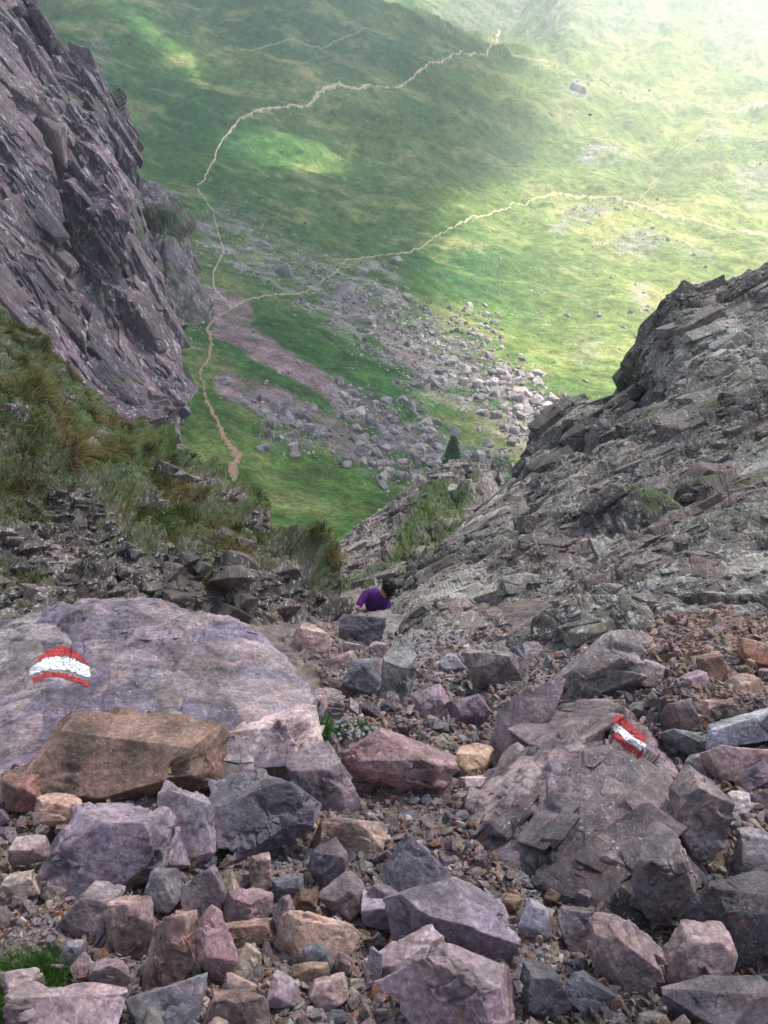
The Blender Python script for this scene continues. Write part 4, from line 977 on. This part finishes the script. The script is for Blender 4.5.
hero = [(345, 290, 26), (285, 268, 22), (240, 262, 16), (395, 262, 15), (450, 360, 16), (490, 352, 14), (505, 372, 20), (520, 388, 18), (262, 240, 12), (300, 300, 14), (370, 320, 16), (420, 350, 14), (535, 402, 18), (470, 300, 9), (578, 90, 20), (430, 330, 12), (388, 408, 10), (240, 395, 10), (265, 378, 8), (360, 270, 18), (408, 292, 14), (325, 440, 9), (480, 420, 10), (450, 416, 9)]
hx = np.array([h[0] for h in hero], float); hy = np.array([h[1] for h in hero], float); hs = np.array([h[2] for h in hero], float) * .9
HP = valley_pt(hx, hy)
order = np.argsort(-fs); nb = 190; big, small = order[:nb], order[nb:]
allP = np.concatenate([HP, FPt[big]]); allS = np.concatenate([hs, fs[big]]); allx = np.concatenate([hx, fx[big]]); ally = np.concatenate([hy, fy[big]])
for i in range(len(allP)):
    m = allS[i] * (allP[i] @ FWD) / F
    o = bpy.data.objects.new('valley_boulder', far_lib[i % 10]); C.objects.link(o)
    o.scale = (m * 1.1, m * 1.0, m * .9); o.rotation_euler = tuple(rng.uniform(0, 6.28, 3)); o.location = allP[i] + np.array([0, 0, m * .02])
    pc = np.array([(.42, .40, .38), (.30, .27, .29), (.37, .31, .32), (.52, .48, .43)][rng.integers(4)]) * rng.uniform(.8, 1.15)
    o.color = (*pc, 1)
    x, y = allx[i], ally[i]
    where = ('among the far meadows beyond the middle path' if y < 200 else 'near the small conifer' if (x > 390 and y > 400) else 'at the lower end of the valley boulder field' if x > 440 and y > 330 else
             'in the upper valley boulder field' if y < 300 else 'beside the reddish path' if x < 290 else 'in the middle of the valley boulder field')
    tone = 'pale' if pc.mean() > .38 else 'purple grey'; sz = 'big' if allS[i] > 9 else 'small'
    tag(o, label=f'{sz} {tone} boulder {where}', cat='boulder', group='boulders ' + where)
cc = np.array([(.42, .40, .38), (.30, .27, .29), (.37, .31, .32), (.48, .44, .40)])[rng.integers(0, 4, len(small))] * rng.uniform(.7, 1.15, (len(small), 1))
obj('rubble', scatter('rubble', np.concatenate([FPt[small], (fs[small] * fd[small] / F)[:, None]], 1), cc, M_farstuff, 9), kind='stuff')

# ------------------------------------------------------------------ grass
def blades(roots, nrm, length, width, cols, rg, segs=4, droop=.9, lean=None):
    """grass blades as tapering bent strips; roots (n,3)"""
    n = len(roots); up = nrm * .55 + np.array([0, 0, .6]); az = rg.normal(size=(n, 3)) * .45
    dirn = up + az + (0 if lean is None else lean); dirn /= np.linalg.norm(dirn, axis=1, keepdims=True)
    side = np.cross(dirn, rg.normal(size=(n, 3))); side /= np.linalg.norm(side, axis=1, keepdims=True) + 1e-9
    out = nrm * np.array([1, 1, 0]); out = out / (np.linalg.norm(out, axis=1, keepdims=True) + 1e-6)
    V = np.zeros((n, segs + 1, 2, 3)); p = roots.copy(); dcur = dirn
    for k in range(segs + 1):
        w = width * (1 - .85 * k / segs)
        V[:, k, 0] = p - side * (w / 2)[:, None]; V[:, k, 1] = p + side * (w / 2)[:, None]
        p = p + dcur * (length / segs)[:, None]
        dcur = dcur + (np.array([0, 0, -1.]) * .8 + out * .35) * (droop / segs)
        dcur = dcur / np.linalg.norm(dcur, axis=1, keepdims=True)
    idx = np.arange(n * (segs + 1) * 2).reshape(n, segs + 1, 2)
    Q = np.stack([idx[:, :-1, 0], idx[:, :-1, 1], idx[:, 1:, 1], idx[:, 1:, 0]], -1).reshape(-1, 4)
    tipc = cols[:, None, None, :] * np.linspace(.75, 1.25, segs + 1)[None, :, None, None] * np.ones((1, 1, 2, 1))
    return V.reshape(-1, 3), Q, tipc.reshape(-1, 3)
M_grass = simple_material('grass_blade', (.08, .14, .03), .7, .1, 3., attr='col', translucent=.3)
rg = np.random.default_rng(11)
bx, by, bd = proj(BP.reshape(-1, 3)); bg = BG.ravel(); vis = (bx > -60) & (bx < 345) & (by > 270) & (by < 660) & (bd < 20)
w_ = np.where(vis, bg ** 1.3, 0); w_ *= bd ** 1.0
# clumps: tussocks on top of short turf
TUSS = [(40, 430, 48, 26), (20, 395, 30, 16), (85, 455, 24, 14), (60, 405, 24, 14), (120, 455, 30, 14), (190, 510, 44, 26), (210, 545, 34, 20), (150, 520, 26, 16), (20, 510, 30, 24), (10, 350, 26, 16), (55, 375, 22, 12), (110, 425, 18, 10), (165, 485, 20, 9), (245, 548, 22, 14), (40, 480, 30, 16)]
tm = sum(np.exp(-((bx - x) / rx) ** 2 - ((by - y) / ry) ** 2) for x, y, rx, ry in TUSS)
patch = fbm(BP.reshape(-1, 3), .8, 3, 88)
w_ = w_ * np.clip(.35 + tm * .9 + patch * .9, .05, 3)
pick = rg.choice(len(bx), 42000, p=w_ / w_.sum())
BPf, BNf = BP.reshape(-1, 3), BN.reshape(-1, 3)
cen = rg.choice(len(bx), 620, p=w_ / w_.sum()); nb_ = rg.integers(70, 190, len(cen)); ci_ = np.repeat(np.arange(len(cen)), nb_)
size = rg.uniform(.4, 1., len(cen)) * (.55 + .6 * np.clip(tm[cen], 0, 1)); off = rg.normal(size=(len(ci_), 3)) * (.085 * size[ci_])[:, None]
nc = BNf[cen][ci_]; off -= nc * (off * nc).sum(-1, keepdims=True)
rt = np.concatenate([BPf[pick] + rg.normal(size=(len(pick), 3)) * .015, BPf[cen][ci_] + off]); nr = np.concatenate([BNf[pick], nc])
dryc = np.clip(.38 + .9 * patch[cen] + rg.normal(size=len(cen)) * .28 + .2 * tm[cen], 0, 1)[ci_]
dry = np.concatenate([np.clip(.3 + patch[pick] * .9, 0, 1), np.clip(dryc + rg.normal(size=len(ci_)) * .12, 0, 1)])[:, None]
gcol = np.array([.032, .075, .010]) * (1 - dry) + np.array([.22, .16, .065]) * dry; gcol = gcol * rg.uniform(.5, 1.4, (len(rt), 1))
ln = np.concatenate([.05 + .1 * rg.random(len(pick)), (.13 + .22 * rg.random(len(ci_))) * size[ci_]])
lean = np.concatenate([np.zeros((len(pick), 3)), off / .085 * .5])
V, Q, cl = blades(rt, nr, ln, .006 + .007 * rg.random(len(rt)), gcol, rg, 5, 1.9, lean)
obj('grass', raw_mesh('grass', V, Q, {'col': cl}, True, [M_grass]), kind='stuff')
# moss-grass tufts on the rib and the crag crest are colour of the turf; thin stems of grass at the crest of the bank

def plant(name, cx, cy, r_px, nbl, h_px, colr, label, cat, seed, leafw=.35, flowers=0, spread=1.):
    rr = np.random.default_rng(seed); d = ground_depth(cx, cy) - .03; m = d / F
    root = obj(name, None, label=label, cat=cat); base = unproj(np.array(cx), np.array(cy), np.array(d)); root.location = base
    a = rr.uniform(0, 6.28, nbl); q = np.sqrt(rr.random(nbl)) * r_px * m
    rt = np.stack([np.cos(a) * q * spread, np.sin(a) * q * .7, np.zeros(nbl) - .02], -1)
    # follow the slope of the ground
    rt[:, 2] -= rt[:, 1] * .7
    c = np.array(colr) * rr.uniform(.6, 1.5, (nbl, 1))
    V, Q, cl = blades(rt, np.tile([0, -.3, .9], (nbl, 1)), h_px * m * rr.uniform(.5, 1.1, nbl), leafw * 6 * m * rr.uniform(.6, 1.2, nbl), c, rr, 4, .8, np.stack([np.cos(a), np.sin(a), 0 * a], -1) * .5)
    obj('leaves', raw_mesh('leaves', V, Q, {'col': cl}, True, [M_grass]), root)
    if flowers:
        k = rr.choice(nbl, flowers); V2, F2, off = [], [], 0
        for j in k:
            tip = V.reshape(nbl, -1, 3)[j, -1]; cpt = tip + [0, -.01, .01]
            for s in range(5):
                t = s * 6.28 / 5; u = np.array([math.cos(t), 0, math.sin(t)]) @ CAMBASIS.T * 1.7 * m; v_ = np.array([-math.sin(t), 0, math.cos(t)]) @ CAMBASIS.T * .8 * m
                V2 += [cpt, cpt + u * .6 + v_, cpt + u * 1.2, cpt + u * .6 - v_]; F2.append([off, off + 1, off + 2, off + 3]); off += 4
        obj('flowers', raw_mesh('flowers', np.array(V2), np.array(F2), None, False, [simple_material('petal', (.75, .75, .74))]), root)
    return root
plant('green_plant', 316, 731, 13, 420, 20, (.06, .17, .025), 'bushy bright green plant growing beside the pale cream rock', 'plant', 1, .35)
plant('flowering_plant', 352, 727, 18, 170, 12, (.07, .12, .04), 'low plant with tiny white flowers beside the bushy green plant', 'plant', 2, .4, 55, 1.2)
plant('small_plant', 409, 748, 8, 40, 9, (.06, .15, .03), 'tiny green sprig above the orange wedge slab', 'plant', 3, .4)
plant('grass_clump', 28, 972, 36, 2600, 26, (.05, .13, .02), 'clump of short green grass among pink stones', 'grass clump', 4, .16, 0, 1.1)
plant('grass_clump', 14, 998, 34, 1500, 20, (.075, .15, .025), 'yellower patch of grass below the green grass clump', 'grass clump', 5, .16, 0, 1.1)
plant('grass_clump', 195, 608, 22, 500, 15, (.07, .13, .03), 'grass tuft behind the crest of the domed boulder', 'grass clump', 6, .25, 0, 1.3)
plant('small_plant', 742, 783, 5, 14, 5, (.08, .13, .03), 'tiny sprig between the lilac stone and white block', 'plant', 7, .4)

# small conifer in the valley
def conifer(px, py, h_px):
    base = valley_pt(np.array([px]), np.array([py]))[0]; d = base @ FWD; H = h_px * d / F / .82
    root = obj('conifer', None, label='lone small dark green conifer above the grassy rib', cat='tree'); root.location = base
    t = np.linspace(0, 1, 8); a = np.linspace(0, 6.283, 9)[:-1]
    r = .05 * H * (1 - t) + .004 * H
    V = np.stack([np.cos(a)[None] * r[:, None], np.sin(a)[None] * r[:, None], np.repeat((t * H * .97)[:, None], 8, 1) - .2], -1)
    i = np.arange(64).reshape(8, 8); Q = np.stack([i[:-1], np.roll(i, -1, 1)[:-1], np.roll(i, -1, 1)[1:], i[1:]], -1).reshape(-1, 4)
    obj('trunk', raw_mesh('trunk', V, Q, None, True, [simple_material('bark', (.10, .07, .05), .9, .3, 4., .02)]), root)
    rr = np.random.default_rng(3); n = 5200; u = rr.random(n) ** .8; z = .06 + .94 * u
    az = rr.uniform(0, 6.283, n); lob = 1 + .25 * np.sin(az * 5 + z * 30) + .15 * np.sin(z * 46)
    rad = (1 - z) ** .8 * .27 * H * np.sqrt(rr.uniform(.15, 1, n)) * lob + .01 * H
    P = np.stack([np.cos(az) * rad, np.sin(az) * rad, z * H - rad * .25], -1)
    dr = np.stack([np.cos(az), np.sin(az), -.25 + 0 * az], -1) + rr.normal(size=(n, 3)) * .35; dr /= np.linalg.norm(dr, axis=1, keepdims=True)
    sd = np.cross(dr, rr.normal(size=(n, 3))); sd /= np.linalg.norm(sd, axis=1, keepdims=True)
    L = .045 * H * rr.uniform(.6, 1.3, n)[:, None]; W = .011 * H
    V = np.stack([P - sd * W, P + sd * W, P + sd * W * .3 + dr * L, P - sd * W * .3 + dr * L], 1).reshape(-1, 3)
    cl = np.repeat(np.array([.07, .15, .045]) * rr.uniform(.6, 1.7, (n, 1)), 4, 0)
    obj('crown', raw_mesh('crown', V, np.arange(n * 4).reshape(n, 4), {'col': cl}, False, [M_grass]), root)
conifer(452, 467, 37)

# tiny bird in the air over the valley
def bird():
    d = 60.; root = obj('bird', None, label='tiny dark bird gliding high above the valley', cat='bird'); root.location = unproj(np.array(590.), np.array(115.), np.array(d)); m = d / F
    me = bpy.data.meshes.new('body'); bm = bmesh.new(); bmesh.ops.create_icosphere(bm, subdivisions=3, radius=1)
    for v in bm.verts:
        x, y, z = v.co; k = 1 - .45 * abs(x); wing = max(0, 1 - abs(x) * 2.4)
        v.co = Vector((x * 2.6, y * .75 * k * (1 + 1.6 * wing * abs(y)), z * .62 * k + .9 * wing * abs(y) ** 2)) * m
    bm.to_mesh(me); bm.free(); me.materials.append(simple_material('feather', (.03, .025, .03))); obj('plumage', me, root)
bird()

# ------------------------------------------------------------------ the climber
def skin_obj(name, verts, edges, radii, mat, parent, sub=2):
    me = bpy.data.meshes.new(name); me.from_pydata([Vector(v) for v in verts], edges, []); me.materials.append(mat)
    o = obj(name, me, parent); md = o.modifiers.new('skin', 'SKIN'); md.use_smooth_shade = True
    if not me.skin_vertices: me.skin_vertices_ensure() if hasattr(me, 'skin_vertices_ensure') else None
    for k, r in enumerate(radii):
        sv = me.skin_vertices[0].data[k]; r = r if isinstance(r, tuple) else (r, r); sv.radius = r; sv.use_root = (k == 0)
    s = o.modifiers.new('sub', 'SUBSURF'); s.levels = sub; s.render_levels = sub
    return o
def climber():
    d = 12.3; m = d / F
    root = obj('person', None, label='person in a purple jacket with black hair crouching behind the dark boulder', cat='person')
    root.location = unproj(np.array(374.), np.array(640.), np.array(d + .3))
    def w(px, py, dd=0.): return Vector(unproj(np.array(374 + (px - 374) * 1.12), np.array(612 + (py - 615) * 1.12), np.array(d + dd))) - root.location
    skin = simple_material('skin', (.42, .24, .18), .6, .05); jac = simple_material('purple_jacket', (.08, .014, .15), .8, .2, 12., .01)
    hair = simple_material('black_hair', (.012, .01, .012), .5, .2, 60., .004); trou = simple_material('grey_trousers', (.05, .05, .06), .85, .2, 20.)
    J = dict(pel=w(375, 618, .25), wai=w(375, 611, .16), che=w(377, 602, .05), nek=w(383.5, 597, -.02), hea=w(387, 593.5, -.06), top=w(388.5, 590, -.07),
             sl=w(367, 599.5, .0), el=w(362.5, 605, -.05), wl=w(360, 610.5, -.12), hl=w(357, 612, -.15),
             sr=w(384, 603, .08), er=w(386, 612, .0), wr=w(383, 619, -.1), hr=w(382, 622, -.12),
             hpl=w(371, 621, .3), kl=w(366, 629, .05), al=w(370, 648, .3), tl=w(366, 650, .15),
             hpr=w(380, 621, .3), kr=w(384, 630, .05), ar=w(384, 650, .3), tr=w(386, 652, .15))
    names = list(J); ix = {k: i for i, k in enumerate(names)}
    E = [('pel', 'wai'), ('wai', 'che'), ('che', 'nek'), ('nek', 'hea'), ('hea', 'top'), ('che', 'sl'), ('sl', 'el'), ('el', 'wl'), ('wl', 'hl'), ('che', 'sr'), ('sr', 'er'), ('er', 'wr'), ('wr', 'hr'),
         ('pel', 'hpl'), ('hpl', 'kl'), ('kl', 'al'), ('al', 'tl'), ('pel', 'hpr'), ('hpr', 'kr'), ('kr', 'ar'), ('ar', 'tr')]
    Rb = dict(pel=.13, wai=.12, che=.14, nek=.055, hea=.095, top=.08, sl=.06, el=.042, wl=.03, hl=.026, sr=.06, er=.042, wr=.03, hr=.026, hpl=.09, kl=.06, al=.042, tl=.035, hpr=.09, kr=.06, ar=.042, tr=.035)
    skin_obj('body', [J[k] for k in names], [(ix[a], ix[b]) for a, b in E], [Rb[k] for k in names], skin, root)
    def sub(name, keys, edges, rad, mat):
        k2 = {k: i for i, k in enumerate(keys)}; skin_obj(name, [J[k] for k in keys], [(k2[a], k2[b]) for a, b in edges], rad, mat, root)
    J['ns'] = J['nek'].copy()
    sub('jacket', ['pel', 'wai', 'che', 'ns', 'sl', 'el', 'wl', 'sr', 'er', 'wr'], [('pel', 'wai'), ('wai', 'che'), ('che', 'ns'), ('che', 'sl'), ('sl', 'el'), ('el', 'wl'), ('che', 'sr'), ('sr', 'er'), ('er', 'wr')],
        [.155, .145, .17, .10, .085, .064, .046, .085, .064, .046], jac)
    sub('trousers', ['pel', 'hpl', 'kl', 'al', 'hpr', 'kr', 'ar'], [('pel', 'hpl'), ('hpl', 'kl'), ('kl', 'al'), ('pel', 'hpr'), ('hpr', 'kr'), ('kr', 'ar')], [.15, .11, .08, .06, .11, .08, .06], trou)
    for a, b in (('al', 'tl'), ('ar', 'tr')): sub('shoe', [a, b], [(a, b)], [.062, .055], hair)
    J['h1'] = J['hea'] + Vector((0, .0, .03)); J['h2'] = J['top'] + Vector((.01, .01, .02)); J['h3'] = w(385.5, 598, .02); J['h4'] = w(387, 603.5, .0)
    V, Fc = ico(4); hv = V * np.array([.105, .115, .12]); back = hv[:, 2] < -.02; hv[back, 1] *= .9; hv = hv + (fbm(V * 1., .35, 3, 4) * .03)[:, None] * V
    tail = np.clip(-V[:, 2], 0, 1) ** 2; hv[:, 2] -= tail * .10; hv[:, 0] *= 1 - .35 * tail
    hm = raw_mesh('hair', hv + np.array(J['hea'].lerp(J['top'], .4)) + np.array([.0, -.015, .02]), Fc, None, True, [hair]); obj('hair', hm, root)
    for k in range(4):   # fingers of the hand that rests on the boulder
        J['f0'] = J['hl']; J['f1'] = J['hl'] + Vector((-.05, -.03 + .022 * k, -.005)); J['f2'] = J['hl'] + Vector((-.085 + .006 * abs(k - 1), -.035 + .026 * k, -.03))
        sub('finger', ['f0', 'f1', 'f2'], [('f0', 'f1'), ('f1', 'f2')], [.012, .009, .008], skin)
climber()

# ------------------------------------------------------------------ light, added cloud shade, haze, camera
SUN_EL, SUN_AZ = math.radians(52), math.radians(42)
S = np.array([math.sin(SUN_AZ) * math.cos(SUN_EL), math.cos(SUN_AZ) * math.cos(SUN_EL), math.sin(SUN_EL)])
H = 560.
def lit(px, py):  # sun patches that the added cloud deck is opened for
    edge = np.interp(py, [-250, -40, 40, 80, 150, 200, 300, 400, 480, 640], [330, 352, 520, 500, 520, 440, 440, 500, 560, 640])
    L = sstep(-50, 70, px - edge) * sstep(560, 440, py)
    L = np.where(py < 52, np.maximum(sstep(6, -8, py - (-20 + (px - 340) * .40)), sstep(500, 590, px) * .8), L)
    dark = lambda x, y, rx, ry, a: a * np.exp(-((px - x) / rx) ** 2 - ((py - y) / ry) ** 2)
    L = L - dark(560, 110, 50, 26, .35) - dark(640, 190, 60, 18, .4) - dark(690, 160, 50, 20, .3) - dark(530, 165, 40, 20, .3) - dark(730, 40, 40, 20, .2) - dark(560, 255, 50, 16, .3) - dark(570, 370, 60, 20, .25)
    L = np.maximum(L, sstep(24, 8, polydist(px, py, [(110, -30), (150, 18), (185, 38), (222, 62), (236, 72)])) * 1.)
    L = L * 1.0
    L = np.maximum(L, sstep(1.9, .5, np.hypot((px - 318 - (py - 150) * 1.9) / 58, (py - 150) / 18) + .25 * np.sin(px / 9.) * np.sin(py / 5.)))
    L = np.maximum(L, sstep(60, 0, np.hypot((px - 430) / 1.5, py - 330)) * .55)
    L = np.maximum(L, sstep(70, 0, np.hypot((px - 460) / 1.6, (py - 385))) * .5)
    return np.clip(L, 0, 1)
def shading_clouds():  # unseen deck, added and shaped to throw the sun and shade patches
    sx, sy = VPX[::3, ::3], VPY[::3, ::3]; P = valley_pt(sx, sy); L = lit(sx, sy)
    L = np.where((sx < -150) | (sx > 1100), np.where(sx > 1100, 1, 0), L)
    t = (H - P[..., 2]) / S[2]; X = P[..., 0] + S[0] * t; Y = P[..., 1] + S[1] * t
    x0, x1, y0, y1, c = -500., 1500., -60., 1750., 5.
    nx, ny = int((x1 - x0) / c), int((y1 - y0) / c)
    ok = (X > x0) & (X < x1 - c) & (Y > y0) & (Y < y1 - c)
    I = ((Y[ok] - y0) / c).astype(int), ((X[ok] - x0) / c).astype(int)
    A = np.zeros((ny, nx)); W = np.zeros((ny, nx)); np.add.at(A, I, L[ok]); np.add.at(W, I, 1.)
    # added cover over the near land, thinned to let weak sun through
    nearY, nearX = np.mgrid[0:ny, 0:nx] * c; nearX = nearX + x0; nearY = nearY + y0
    r = np.hypot(nearX - S[0] / S[2] * H, nearY - S[1] / S[2] * H - 30); near = r < 95; W[near] = np.maximum(W[near], 3); A[near] = .46 * W[near]
    def blur(Z, k):
        for ax in (0, 1):
            Z = sum(np.roll(Z, s, ax) for s in range(-k, k + 1)) / (2 * k + 1)
        return Z
    out = np.where(W > 0, A / np.maximum(W, 1e-6), 0.); have = (W > 0).astype(float)
    for k in (1, 2, 4, 8, 16):
        bw = blur(have, k); bo = blur(out * have, k); fill = (have < .5) & (bw > .02)
        out = np.where(fill, bo / np.maximum(bw, 1e-6), out); have = np.maximum(have, fill.astype(float))
    out = np.where(have > 0, out, 1.)
    dens = blur(1 - out, 1)
    g = np.stack([nearX, nearY, 0 * nearX], -1); dens = np.clip(dens, 0, 1)
    edge = np.minimum.reduce([nearX - x0, x1 - nearX, nearY - y0, y1 - nearY]); dens = dens * sstep(0, 60, edge)
    lump = np.abs(fbm(g, 130., 5, 66, .55))
    top = np.stack([nearX, nearY, H + 12 + 55 * dens * (.5 + lump)], -1); bot = np.stack([nearX, nearY, H - 10 * dens * lump * 2], -1)
    q = grid_quads(ny, nx); V = np.concatenate([bot.reshape(-1, 3), top.reshape(-1, 3)]); n = nx * ny
    D = np.concatenate([dens.ravel()] * 2)
    Q = np.concatenate([q[:, ::-1], q + n]); dd = dens.ravel(); keep = dd[Q % n].max(1) > .02
    s = Nodes('shading_cloud'); a = s.attr('cover', 'Fac')
    tr = s.n('BsdfTransparent'); df = s.n('BsdfDiffuse', {'Color': (.9, .9, .9, 1)}); tl = s.n('BsdfTranslucent', {'Color': (.95, .95, .95, 1)})
    m1 = s.n('MixShader', {0: .55}); s.t.links.new(df.outputs[0], m1.inputs[1]); s.t.links.new(tl.outputs[0], m1.inputs[2])
    al = s.ramp(a, .05, .95, 0, 1.); m2 = s.n('MixShader', {0: s.math('MULTIPLY', al, .84)}); s.t.links.new(tr.outputs[0], m2.inputs[1]); s.t.links.new(m1.outputs[0], m2.inputs[2]); s.t.links.new(m2.outputs[0], s.out.inputs[0])
    obj('shading_clouds', raw_mesh('shading_clouds', V, Q[keep], {'cover': D}, True, [s.m]), kind='stuff')
shading_clouds()

bm = bmesh.new(); bmesh.ops.create_cube(bm, size=1.)
me = bpy.data.meshes.new('haze'); bm.to_mesh(me); bm.free()
hz = obj('haze', me, kind='stuff')
ZLO, ZHI = -330., 530.
hz.scale = (5200, 4400, ZHI - ZLO); hz.location = (600, 1200, (ZLO + ZHI) / 2)
s = Nodes('haze_air'); v = s.n('VolumePrincipled', {'Color': (.82, .91, 1., 1), 'Density': .00068, 'Anisotropy': .3})
s.t.links.new(v.outputs[0], s.out.inputs['Volume']); me.materials.append(s.m)

W = bpy.data.worlds.new('World'); bpy.context.scene.world = W; W.use_nodes = True
nt = W.node_tree; nt.nodes.clear()
sky = nt.nodes.new('ShaderNodeTexSky'); sky.sky_type = 'NISHITA'; sky.sun_disc = False; sky.sun_elevation = SUN_EL; sky.sun_rotation = SUN_AZ; sky.altitude = 2000
bg = nt.nodes.new('ShaderNodeBackground'); bg.inputs[1].default_value = .078; wo = nt.nodes.new('ShaderNodeOutputWorld')
hsv = nt.nodes.new('ShaderNodeHueSaturation'); hsv.inputs['Saturation'].default_value = .9; hsv.inputs['Value'].default_value = 1.
nt.links.new(sky.outputs[0], hsv.inputs['Color']); nt.links.new(hsv.outputs[0], bg.inputs[0]); nt.links.new(bg.outputs[0], wo.inputs[0])
L = bpy.data.lights.new('sun', 'SUN'); L.energy = 5.; L.angle = math.radians(.6); L.color = (1, .95, .86)
so = bpy.data.objects.new('sun', L); C.objects.link(so); so.rotation_euler = Vector(tuple(S)).to_track_quat('Z', 'Y').to_euler()

cam = bpy.data.cameras.new('camera'); co = bpy.data.objects.new('camera', cam); C.objects.link(co)
cam.sensor_fit = 'VERTICAL'; cam.sensor_height = 24; cam.sensor_width = 18; cam.lens = 24 * F / 1024; cam.clip_start = .05; cam.clip_end = 9000
co.rotation_euler = (math.radians(90) - PITCH, 0, 0)
sc = bpy.context.scene; sc.camera = co
sc.view_settings.view_transform = 'Standard'; sc.view_settings.look = 'None'; sc.view_settings.gamma = 1; sc.view_settings.exposure = 1.72; sc.view_settings.use_curve_mapping = False
cy = sc.cycles; cy.max_bounces = 6; cy.diffuse_bounces = 3; cy.glossy_bounces = 2; cy.transmission_bounces = 4; cy.volume_bounces = 1; cy.transparent_max_bounces = 12
cy.use_denoising = True; cy.sample_clamp_indirect = 4
